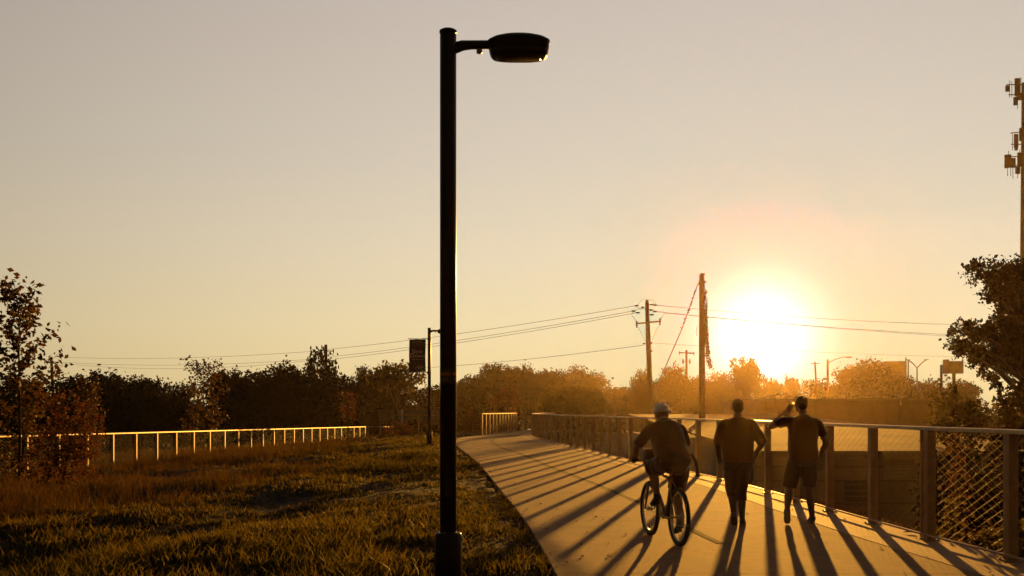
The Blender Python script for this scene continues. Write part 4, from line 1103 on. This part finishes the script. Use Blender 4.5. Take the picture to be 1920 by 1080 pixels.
for rr in (.045, .038, .03): b.tube(torus_pts((.045 - (.045 - rr) * .5, 0, RW), rr, 20), .004, 5, closed=True)
b.box((.062, .01, .27), (.015, .02, .10)); b.lathe([(.018, -.004), (.018, .004)], (.055, .03, .225), 10); b.build('derailleur', M['alloy'], bike)

# ------------------------------------------------------------------ people
def remeshed(mb, name, voxel, smooth=6):
    me = mb.mesh(name); o = bpy.data.objects.new(name, me); col.objects.link(o)
    m1 = o.modifiers.new('r', 'REMESH'); m1.mode = 'VOXEL'; m1.voxel_size = voxel; m1.use_smooth_shade = True
    m2 = o.modifiers.new('s', 'SMOOTH'); m2.factor = 0.5; m2.iterations = smooth
    dg = bpy.context.evaluated_depsgraph_get(); out = bpy.data.meshes.new_from_object(o.evaluated_get(dg))
    bpy.data.objects.remove(o); out.name = name
    out.polygons.foreach_set('use_smooth', [True] * len(out.polygons)); return out


def folds(me, amp=0.009, f=(8, 8, 3.6), seed=0.0):
    from mathutils import noise
    for v in me.vertices:
        c = v.co; q = Vector((c.x * f[0] + seed, c.y * f[1], c.z * f[2])); v.co = c + v.normal * amp * (noise.noise(q) + 0.6 * noise.noise(q * 2.3))
    me.update(); return me


def oval(c, rx, ry, side=(1, 0, 0), fwd=(0, 1, 0), n=20, e=2.3):
    c, side, fwd = Vector(c), Vector(side), Vector(fwd); r = []
    for j in range(n):
        t = 2 * math.pi * j / n; cx, s = math.cos(t), math.sin(t)
        r.append(c + side * (rx * math.copysign(abs(cx) ** (2 / e), cx)) + fwd * (ry * math.copysign(abs(s) ** (2 / e), s)))
    return r


def limb(mb, pts, rad, n=12):
    """smooth tapered limb through joints"""
    C_ = catmull([tuple(p) for p in pts], 6); s = np.linspace(0, 1, len(C_)); k = np.linspace(0, 1, len(rad)); rr = np.interp(s, k, rad)
    mb.tube([Vector(c) for c in C_], list(rr), n)


def hand(mb, wrist, d, palm_n, thumb_side, curl=0.5, scale=1.0):
    """palm, four unequal bent fingers and a thumb from the side of the palm"""
    d = Vector(d).normalized(); nrm = Vector(palm_n); nrm = (nrm - d * nrm.dot(d)).normalized(); sd = d.cross(nrm) * thumb_side; w = Vector(wrist)
    P = lambda a_, b_, c_: w + (d * a_ + sd * b_ + nrm * c_) * scale
    mb.rings([[P(l, -ww, -tt), P(l, ww, -tt), P(l, ww, tt), P(l, -ww, tt)] for l, ww, tt in ((-.01, .024, .018), (.03, .036, .015), (.085, .041, .013), (.095, .038, .011))])
    for i, (off, L) in enumerate(((.030, .070), (.010, .080), (-.010, .074), (-.030, .056))):
        pts = [P(.075, off, 0)]; ang = curl * .5; pos = [.09, off, 0]
        pts.append(P(*pos))
        for k, seg in enumerate((.42, .33, .25)):
            pos = [pos[0] + math.cos(ang) * L * seg, pos[1], pos[2] + math.sin(ang) * L * seg]; pts.append(P(*pos)); ang += curl
        mb.tube(pts, [.0105 * scale, .0105 * scale, .0098 * scale, .009 * scale, .0075 * scale], 8)
    mb.tube([P(.02, .025, .002), P(.045, .05, .012), P(.075, .058, .026), P(.098, .052, .036)], [.014 * scale, .0125 * scale, .011 * scale, .0085 * scale], 8)


def head(mb, c, fwd=Vector((0, 1, 0)), up=Vector((0, 0, 1)), s=1.0):
    c = Vector(c); fwd = Vector(fwd).normalized(); up = Vector(up); up = (up - fwd * up.dot(fwd)).normalized(); rt = fwd.cross(up)
    Mx = Matrix((rt, fwd, up)).transposed(); P = lambda x, y, z: c + Mx @ (Vector((x, y, z)) * s)
    mb.ellipsoid(P(0, -.008, .025), (.077 * s, .097 * s, .095 * s), 18, 12, Mx); mb.ellipsoid(P(0, .028, -.045), (.058 * s, .066 * s, .075 * s), 14, 10, Mx)
    mb.ellipsoid(P(0, .066, -.092), (.026 * s, .02 * s, .02 * s), 10, 6, Mx)
    mb.tube([P(0, .086, .025), P(0, .104, -.012), P(0, .100, -.026)], [.010 * s, .016 * s, .015 * s], 8)
    mb.ellipsoid(P(0, .080, .03), (.055 * s, .016 * s, .010 * s), 10, 6, Mx)
    for z_ in (-.055, -.067): mb.ellipsoid(P(0, .086, z_), (.024 * s, .012 * s, .007 * s), 10, 6, Mx)
    for sx in (-1, 1): mb.ellipsoid(P(sx * .080, -.008, -.005), (.012 * s, .022 * s, .034 * s), 10, 8, Mx)
    return P, Mx


def eyes(P, Mx, root):
    for sx in (-1, 1):
        b = MB(); b.ellipsoid(P(sx * .031, .081, .008), (.012, .008, .009), 10, 6, Mx); b.build('eye', M['hair'], root)


def foot(mb, ankle, toe, r=0.035, w=0.042):
    a_, t = Vector(ankle), Vector(toe); d = (t - a_); dh = Vector((d.x, d.y, d.z)).normalized(); up = Vector((0, 0, 1)); sd = dh.cross(up).normalized(); nn = sd.cross(dh)
    heel = a_ - dh * .055 - nn * .062
    rs = []
    for f, ww, hh in ((0, .026, .03), (.12, .033, .045), (.30, .036, .05), (.55, .040, .034), (.78, .044, .024), (.95, .034, .017), (1.0, .018, .012)):
        c = heel + dh * (f * .25) + nn * (hh * .9 - .0); rs.append(oval(c, ww * w / .042, hh, sd, nn, 14, 2.6))
    mb.rings(rs)


def finish(root, name, me, m): return link(name, me, m, root)


def walker(loc, rz, label, skin, shirt_m, low_m, J, hair=True, low_to=0.55, shirt_hem=0.84, sleeve=0.75, shoe='shoe', belly=1.0):
    root = empty('person', loc, rz); tag(root, label, 'person')
    B = MB(); P, Mx = head(B, J['head'], J.get('face', (0, 1, 0)))
    nb_ = Vector(J['neck'])
    limb(B, [Vector(J['head']) - Vector((0, .01, .06)), nb_ + Vector((0, 0, .03)), nb_ - Vector((0, 0, .08))], [.054, .058, .075], 14)
    sl_, sr_ = Vector(J['shoulder'][0]), Vector(J['shoulder'][1]); hl, hr = Vector(J['hip'][0]), Vector(J['hip'][1]); sm, hm = (sl_ + sr_) / 2, (hl + hr) / 2
    sw = (sr_ - sl_).length / 2; ax = (sr_ - sl_).normalized(); fw = Vector((0, 0, 1)).cross(ax).normalized()
    T = lambda f: hm.lerp(sm, f)
    B.rings([oval(T(f), rx, ry, ax, fw) for f, rx, ry in ((-.16, .10, .085), (0, .165, .12), (.25, .155, .115), (.55, .165, .125), (.85, sw * .98, .115), (1.0, sw * .86, .09), (1.1, sw * .5, .065))])
    for i in (0, 1):
        s, e, w = (Vector(J[k][i]) for k in ('shoulder', 'elbow', 'wrist')); limb(B, [s.lerp(sm, .15), s.lerp(e, .5), e, e.lerp(w, .4), w, w + (w - e).normalized() * .02], [.058, .052, .043, .041, .031, .028])
        hand(B, w, J['hand_dir'][i], J['palm'][i], 1 if i == 0 else -1, J['curl'][i])
        h, k, a_ = (Vector(J[q][i]) for q in ('hip', 'knee', 'ankle')); limb(B, [h, h.lerp(k, .5), k, k.lerp(a_, .35) + Vector((0, -.012, 0)), k.lerp(a_, .75), a_, a_ - Vector((0, 0, .03))], [.092, .083, .060, .060, .043, .035, .036])
        foot(B, a_, J['toe'][i], w=.038)
    finish(root, 'body', remeshed(B, 'body', .0085, 3), skin); eyes(P, Mx, root)
    if hair:
        H_ = MB(); H_.ellipsoid(P(0, -.020, .036), (.084, .098, .094), 18, 12, Mx); H_.ellipsoid(P(0, -.05, -.01), (.074, .058, .07), 16, 10, Mx); finish(root, 'hair', remeshed(H_, 'hair', .008, 4), M['hair'])
    # shirt: trunk and sleeves
    S = MB(); hem = (shirt_hem - hm.z) / (sm.z - hm.z)
    S.rings([oval(T(f), rx, ry, ax, fw) for f, rx, ry in ((hem, .205 * belly, .155 * belly), (hem + .12, .208 * belly, .160 * belly), (.35, .205 * belly, .158 * belly), (.62, .202 * belly, .152), (.86, sw * 1.10, .138), (.97, sw * 1.08, .115), (1.04, sw * .90, .096), (1.10, sw * .58, .082), (1.15, .072, .070))])
    for i in (0, 1):
        s, e, w = (Vector(J[k][i]) for k in ('shoulder', 'elbow', 'wrist')); q = s.lerp(e, sleeve); dn = Vector((0, 0, .022)); limb(S, [s.lerp(sm, .6) - dn, s.lerp(sm, .12) - dn, s.lerp(e, .3) - dn * .4, q, q + (e - s).normalized() * .012], [.066, .070, .074, .070, .069])
    finish(root, 'shirt', folds(remeshed(S, 'shirt', .011, 6), .011, seed=loc[0]), shirt_m)
    S = MB(); S.rings([oval(T(f), rx, ry, ax, fw) for f, rx, ry in ((-.20, .12, .11), (-.12, .185 * belly, .14), (.0, .19 * belly, .148), (.16, .18 * belly, .14))])
    for i in (0, 1):
        h, k, a_ = (Vector(J[q][i]) for q in ('hip', 'knee', 'ankle'))
        if low_to <= 1: limb(S, [h + Vector((0, 0, .04)), h.lerp(k, .5), h.lerp(k, low_to)], [.108, .112, .108])
        else: limb(S, [h + Vector((0, 0, .04)), h.lerp(k, .5), k, k.lerp(a_, low_to - 1)], [.112, .104, .082, .068])
    finish(root, 'shorts' if low_to <= 1.1 else 'trousers', folds(remeshed(S, 'shorts', .011, 6), .012, (9, 9, 5), loc[0]), low_m)
    for i in (0, 1):
        S = MB(); a_, t = Vector(J['ankle'][i]), Vector(J['toe'][i]); foot(S, a_, t, w=.046)
        if shoe == 'shoe': limb(S, [a_ + Vector((0, 0, .02)), a_ - Vector((0, 0, .04))], [.045, .05])
        sh = finish(root, 'shoe', remeshed(S, 'shoe', .009, 3), M['shoe'])
        dh = (t - a_).normalized(); sd = dh.cross(Vector((0, 0, 1))).normalized(); nn = sd.cross(dh); heel = a_ - dh * .06 - nn * .064
        S = MB(); S.rings([oval(heel + dh * (f * .262), ww, .011, sd, nn, 12, 3) for f, ww in ((0, .028), (.1, .037), (.35, .038), (.7, .047), (.93, .038), (1.0, .02))]); S.build('sole', M['sole'], sh)
    return root


w1 = dict(head=(0, 0.03, 1.605), neck=(0, 0, 1.475), shoulder=[(-.185, 0, 1.405), (.195, 0, 1.405)], hip=[(-.085, 0.0, .89), (.095, 0.0, .89)],
          elbow=[(-.275, -.05, 1.13), (.315, -.06, 1.13)], wrist=[(-.235, .12, .93), (.245, .12, .935)], hand_dir=[(.15, .45, -1), (-.1, .35, -1)], palm=[(.8, .2, .3), (-.8, .2, .3)], curl=[.45, .9],
          knee=[(-.055, .17, .475), (.055, .07, .475)], ankle=[(-.045, .05, .155), (.065, .02, .085)], toe=[(-.010, .19, .045), (.105, .21, .06)])
p1_ = walker((3.06, 13.5, 0), R(-4), 'person walking in a brown short sleeved shirt and calf length trousers carrying a bag', M['skin_dark'], M['shirt_brown'], M['trousers'], w1, low_to=1.35, shirt_hem=.87, sleeve=1.0, shoe='sandal', belly=1.03)
bag = empty('carry_bag', (3.06 + .225, 13.5 + .20, .55)); tag(bag, 'dark drawstring bag held in the hand of the person with trousers', 'bag')
b = MB(); b.rings([oval((-.03 * (1 - f), 0, .32 * f), .062 * k, .05 * k, n=16) for f, k in ((0, .5), (.06, .85), (.3, 1.0), (.6, .8), (.85, .4), (1.0, .22))]); b.build('sack', M['shorts'], bag)
b = MB(); b.tube([(-.01, 0, .30), (.0, .01, .36), (.012, 0, .40), (.03, 0, .36), (.015, 0, .30)], .007, 6); b.build('handle', M['shoe'], bag)

w2 = dict(head=(-.02, 0.04, 1.645), face=(-.25, 1, 0), neck=(0, 0, 1.50), shoulder=[(-.19, 0, 1.435), (.19, 0, 1.425)], hip=[(-.095, 0.0, .91), (.095, 0.0, .91)],
          elbow=[(-.41, .14, 1.345), (.295, -.05, 1.12)], wrist=[(-.235, .22, 1.51), (.245, .09, .905)], hand_dir=[(.9, .15, .55), (-.1, .3, -1)], palm=[(.2, -.9, .4), (-.8, .2, .3)], curl=[.8, .5],
          knee=[(-.165, .12, .49), (.10, .09, .49)], ankle=[(-.255, -.17, .195), (.13, .02, .09)], toe=[(-.22, -.03, .07), (.145, .21, .065)])
p2_ = walker((4.02, 13.75, 0), R(-3), 'person walking in a dark shirt and baggy shorts with one hand raised to the face', M['skin_dark'], M['shirt_dark'], M['shorts'], w2, low_to=.93, shirt_hem=.86, sleeve=.62, belly=1.0)
b = MB(); Rm = Matrix.Rotation(R(20), 3, 'Z')
b.tube([(-.115, .135, 1.665), (-.10, .03, 1.668)], .004, 5); b.tube([(-.115, .135, 1.665), (-.03, .155, 1.665), (.05, .135, 1.662)], .005, 5); b.build('glasses', M['chrome'], p2_)
ph = empty('phone', (4.02 - .125, 13.75 + .27, 1.585)); tag(ph, 'small dark phone held up in the raised hand of the shorts wearer', 'phone')
b = MB(); b.box((0, 0, 0), (.075, .012, .145), Matrix.Rotation(R(35), 3, 'Y')); b.build('case', M['rubber'], ph)
b = MB(); b.box((0, .008, 0), (.066, .003, .13), Matrix.Rotation(R(35), 3, 'Y')); b.build('screen', M['lens'], ph)


def cyclist():
    root = empty('person', bike_loc, bike_rz); tag(root, 'cyclist in dark shirt, black shorts and pale helmet leaning over the handlebar', 'person')
    B = MB(); hd = Vector((0, .60, 1.515)); fwd = Vector((0, 1, -.15)); up = Vector((0, .15, 1))
    P, Mx = head(B, hd, fwd, up)
    sm, hm = Vector((0, .47, 1.375)), Vector((0, .14, .985)); axis = (sm - hm).normalized(); ax = Vector((1, 0, 0)); fw = axis.cross(ax).normalized() * -1
    T = lambda f: hm.lerp(sm, f) + fw * (-.03 * math.sin(math.pi * max(0, min(1, f))))
    limb(B, [hd + Vector((0, -.02, -.06)), sm + Vector((0, .05, .06)), sm], [.055, .060, .08], 14)
    B.rings([oval(T(f), rx, ry, ax, fw) for f, rx, ry in ((-.16, .10, .085), (0, .16, .12), (.3, .155, .115), (.6, .168, .125), (.85, .175, .115), (1.0, .15, .09), (1.1, .09, .065))])
    sh = [Vector((-.19, .46, 1.365)), Vector((.19, .46, 1.365))]; elb = [Vector((-.325, .56, 1.13)), Vector((.315, .58, 1.13))]; wr = [Vector((-.285, .72, 1.005)), Vector((.285, .72, 1.005))]
    hp = [Vector((-.095, .16, .955)), Vector((.095, .16, .955))]; kn = [Vector((-.14, .55, .87)), Vector((.125, .43, .605))]; an = [Vector((-.13, .375, .545)), Vector((.13, .315, .215))]; to = [Vector((-.135, .53, .475)), Vector((.135, .47, .145))]
    for i in (0, 1):
        s = -1 if i == 0 else 1
        limb(B, [sh[i].lerp(sm, .15), sh[i].lerp(elb[i], .5), elb[i], elb[i].lerp(wr[i], .4), wr[i]], [.056, .050, .042, .039, .029])
        hand(B, wr[i], (s * -.0, .9, -.35), (0, -.45, -1), -s * -1, 1.0)
        limb(B, [hp[i], hp[i].lerp(kn[i], .5), kn[i], kn[i].lerp(an[i], .35) + Vector((0, -.02, 0)), kn[i].lerp(an[i], .75), an[i], an[i] - Vector((0, 0, .03))], [.092, .083, .060, .059, .043, .035, .036])
        foot(B, an[i], to[i], w=.038)
    finish(root, 'body', remeshed(B, 'body', .0085, 3), M['skin']); eyes(P, Mx, root)
    S = MB(); S.rings([oval(T(f), rx, ry, ax, fw) for f, rx, ry in ((-.10, .195, .15), (.05, .205, .16), (.3, .205, .155), (.6, .21, .155), (.86, .212, .135), (.98, .205, .115), (1.05, .165, .095), (1.10, .11, .082), (1.15, .075, .07))])
    for i in (0, 1): dn = Vector((0, 0, .02)); limb(S, [sh[i].lerp(sm, .6) - dn, sh[i].lerp(sm, .1) - dn, sh[i].lerp(elb[i], .4) - dn * .4, sh[i].lerp(elb[i], .85), sh[i].lerp(elb[i], .92)], [.068, .072, .075, .070, .068])
    finish(root, 'shirt', folds(remeshed(S, 'shirt', .011, 6), .011), M['shirt_dark'])
    S = MB(); S.rings([oval(T(f), rx, ry, ax, fw) for f, rx, ry in ((-.26, .12, .11), (-.14, .19, .155), (.0, .195, .155), (.16, .185, .145))])
    for i in (0, 1): limb(S, [hp[i] + Vector((0, 0, .03)), hp[i].lerp(kn[i], .5), hp[i].lerp(kn[i], .93)], [.118, .116, .110])
    finish(root, 'shorts', folds(remeshed(S, 'shorts', .011, 6), .012, (9, 9, 5)), M['shorts'])
    for i in (0, 1):
        S = MB(); foot(S, an[i], to[i], w=.046); limb(S, [an[i] + Vector((0, 0, .03)), an[i] - Vector((0, 0, .04))], [.045, .05]); so_ = finish(root, 'shoe', remeshed(S, 'shoe', .009, 3), M['rubber'])
    # helmet with raised ribs
    Hh = MB(); rs = []
    for i in range(9):
        ph_ = R(-8 + 98 * i / 8.2); rs.append([P(.098 * math.cos(ph_) * math.cos(t), -.005 + .128 * math.cos(ph_) * math.sin(t), .035 + .098 * math.sin(ph_)) for t in np.linspace(0, 2 * math.pi, 24, endpoint=False)])
    Hh.rings(rs); hel = Hh.build('helmet', M['helmet'], root)
    Rb = MB()
    for k in (-2, -1, 0, 1, 2):
        pts = [P(.034 * k * (0.75 + .25 * math.sin(t)), -.005 - .128 * math.cos(t) * math.sqrt(max(0, 1 - (.034 * k / .098) ** 2)), .040 + .101 * math.sin(t) * math.sqrt(max(0, 1 - (.034 * k / .098) ** 2))) for t in np.linspace(R(10), R(170), 9)]
        Rb.tube(pts, .0085, 6)
    Rb.build('helmet_rib', M['helmet'], hel)
    b = MB()
    for s in (-1, 1): b.tube([P(s * .085, -.02, .03), P(s * .078, .02, -.05), P(s * .03, .045, -.105)], .005, 5)
    b.build('chin_strap', M['rubber'], hel)
    b = MB(); b.tube([(.19, .10, 1.06), (.225, .06, .98), (.235, .03, .88), (.24, .03, .80)], [(.012, .02)] * 4, 8); b.build('bag_strap', M['rubber'], root)
    b = MB(); b.lathe([(.013, 0), (.013, .003)], (-.13, .42, 1.21), 10); b.build('reflector', M['chrome'], root)


cyclist()

# fallen leaves on the path
for (lab, px, py, d) in (('curled dark leaf lying alone on the path near the railing bend', 1077, 877, 27), ('pair of dark leaf scraps on the path between post shadows', 1104, 876, 27.3), ('tiny dark leaf on the path edge strip at the right', 1702, 1000, 12.7)):
    p = at(px, py, d); d2 = CAMZ * F / (py - 769); p = at(px, py, d2); b = MB()
    for k in range(2 if 'pair' in lab else 1):
        o = Vector((k * .16, k * .05, 0)); vs = [o + Vector(q) for q in ((-.07, 0, .008), (-.02, -.035, .022), (.06, -.012, .012), (.08, .01, .03), (.0, .035, .028), (0, 0, .012))]
        b.add(vs, [(0, 1, 5), (1, 2, 5), (2, 3, 5), (3, 4, 5), (4, 0, 5)])
    o = b.build('fallen_leaf', M['leaf_red']); o.location = (p.x, p.y, 0.002); tag(o, lab, 'leaf')

# grit and leaf scraps swept to the sides of the path
n_ = 420; ly = rng.uniform(8, 50, n_) ** 1.0; side = rng.random(n_) < 0.6
lx = np.where(side, xl(ly) + rng.random(n_) ** 2 * 1.2 + 0.05, xr(ly) - 0.1 - rng.random(n_) ** 2 * 1.5)
v, q = leaf_quads(np.stack([lx, ly, np.full(n_, 0.012)], 1), 0.035, np.random.default_rng(88), 0.85)
v[:, 2] = 0.004 + np.clip(v[:, 2] - 0.012, -0.004, 0.02) + 0.004
tag(link('leaf_litter', np_mesh('leaf_litter', v, q, None, M['leaf_red'])), kind='stuff')

# ------------------------------------------------------------------ haze
hz = MB(); hz.box((0, 41, 18.0), (690, 348, 47.0)); hm_ = bpy.data.materials.new('haze'); hm_.use_nodes = True
nt = hm_.node_tree; nt.nodes.remove(nt.nodes['Principled BSDF']); pv = nt.nodes.new('ShaderNodeVolumePrincipled')
pv.inputs['Color'].default_value = (1.0, 0.75, 0.45, 1); pv.inputs['Density'].default_value = HAZE_D; pv.inputs['Anisotropy'].default_value = HAZE_G
nt.links.new(pv.outputs[0], nt.nodes['Material Output'].inputs['Volume'])
o = hz.build('haze', hm_); tag(o, kind='stuff')
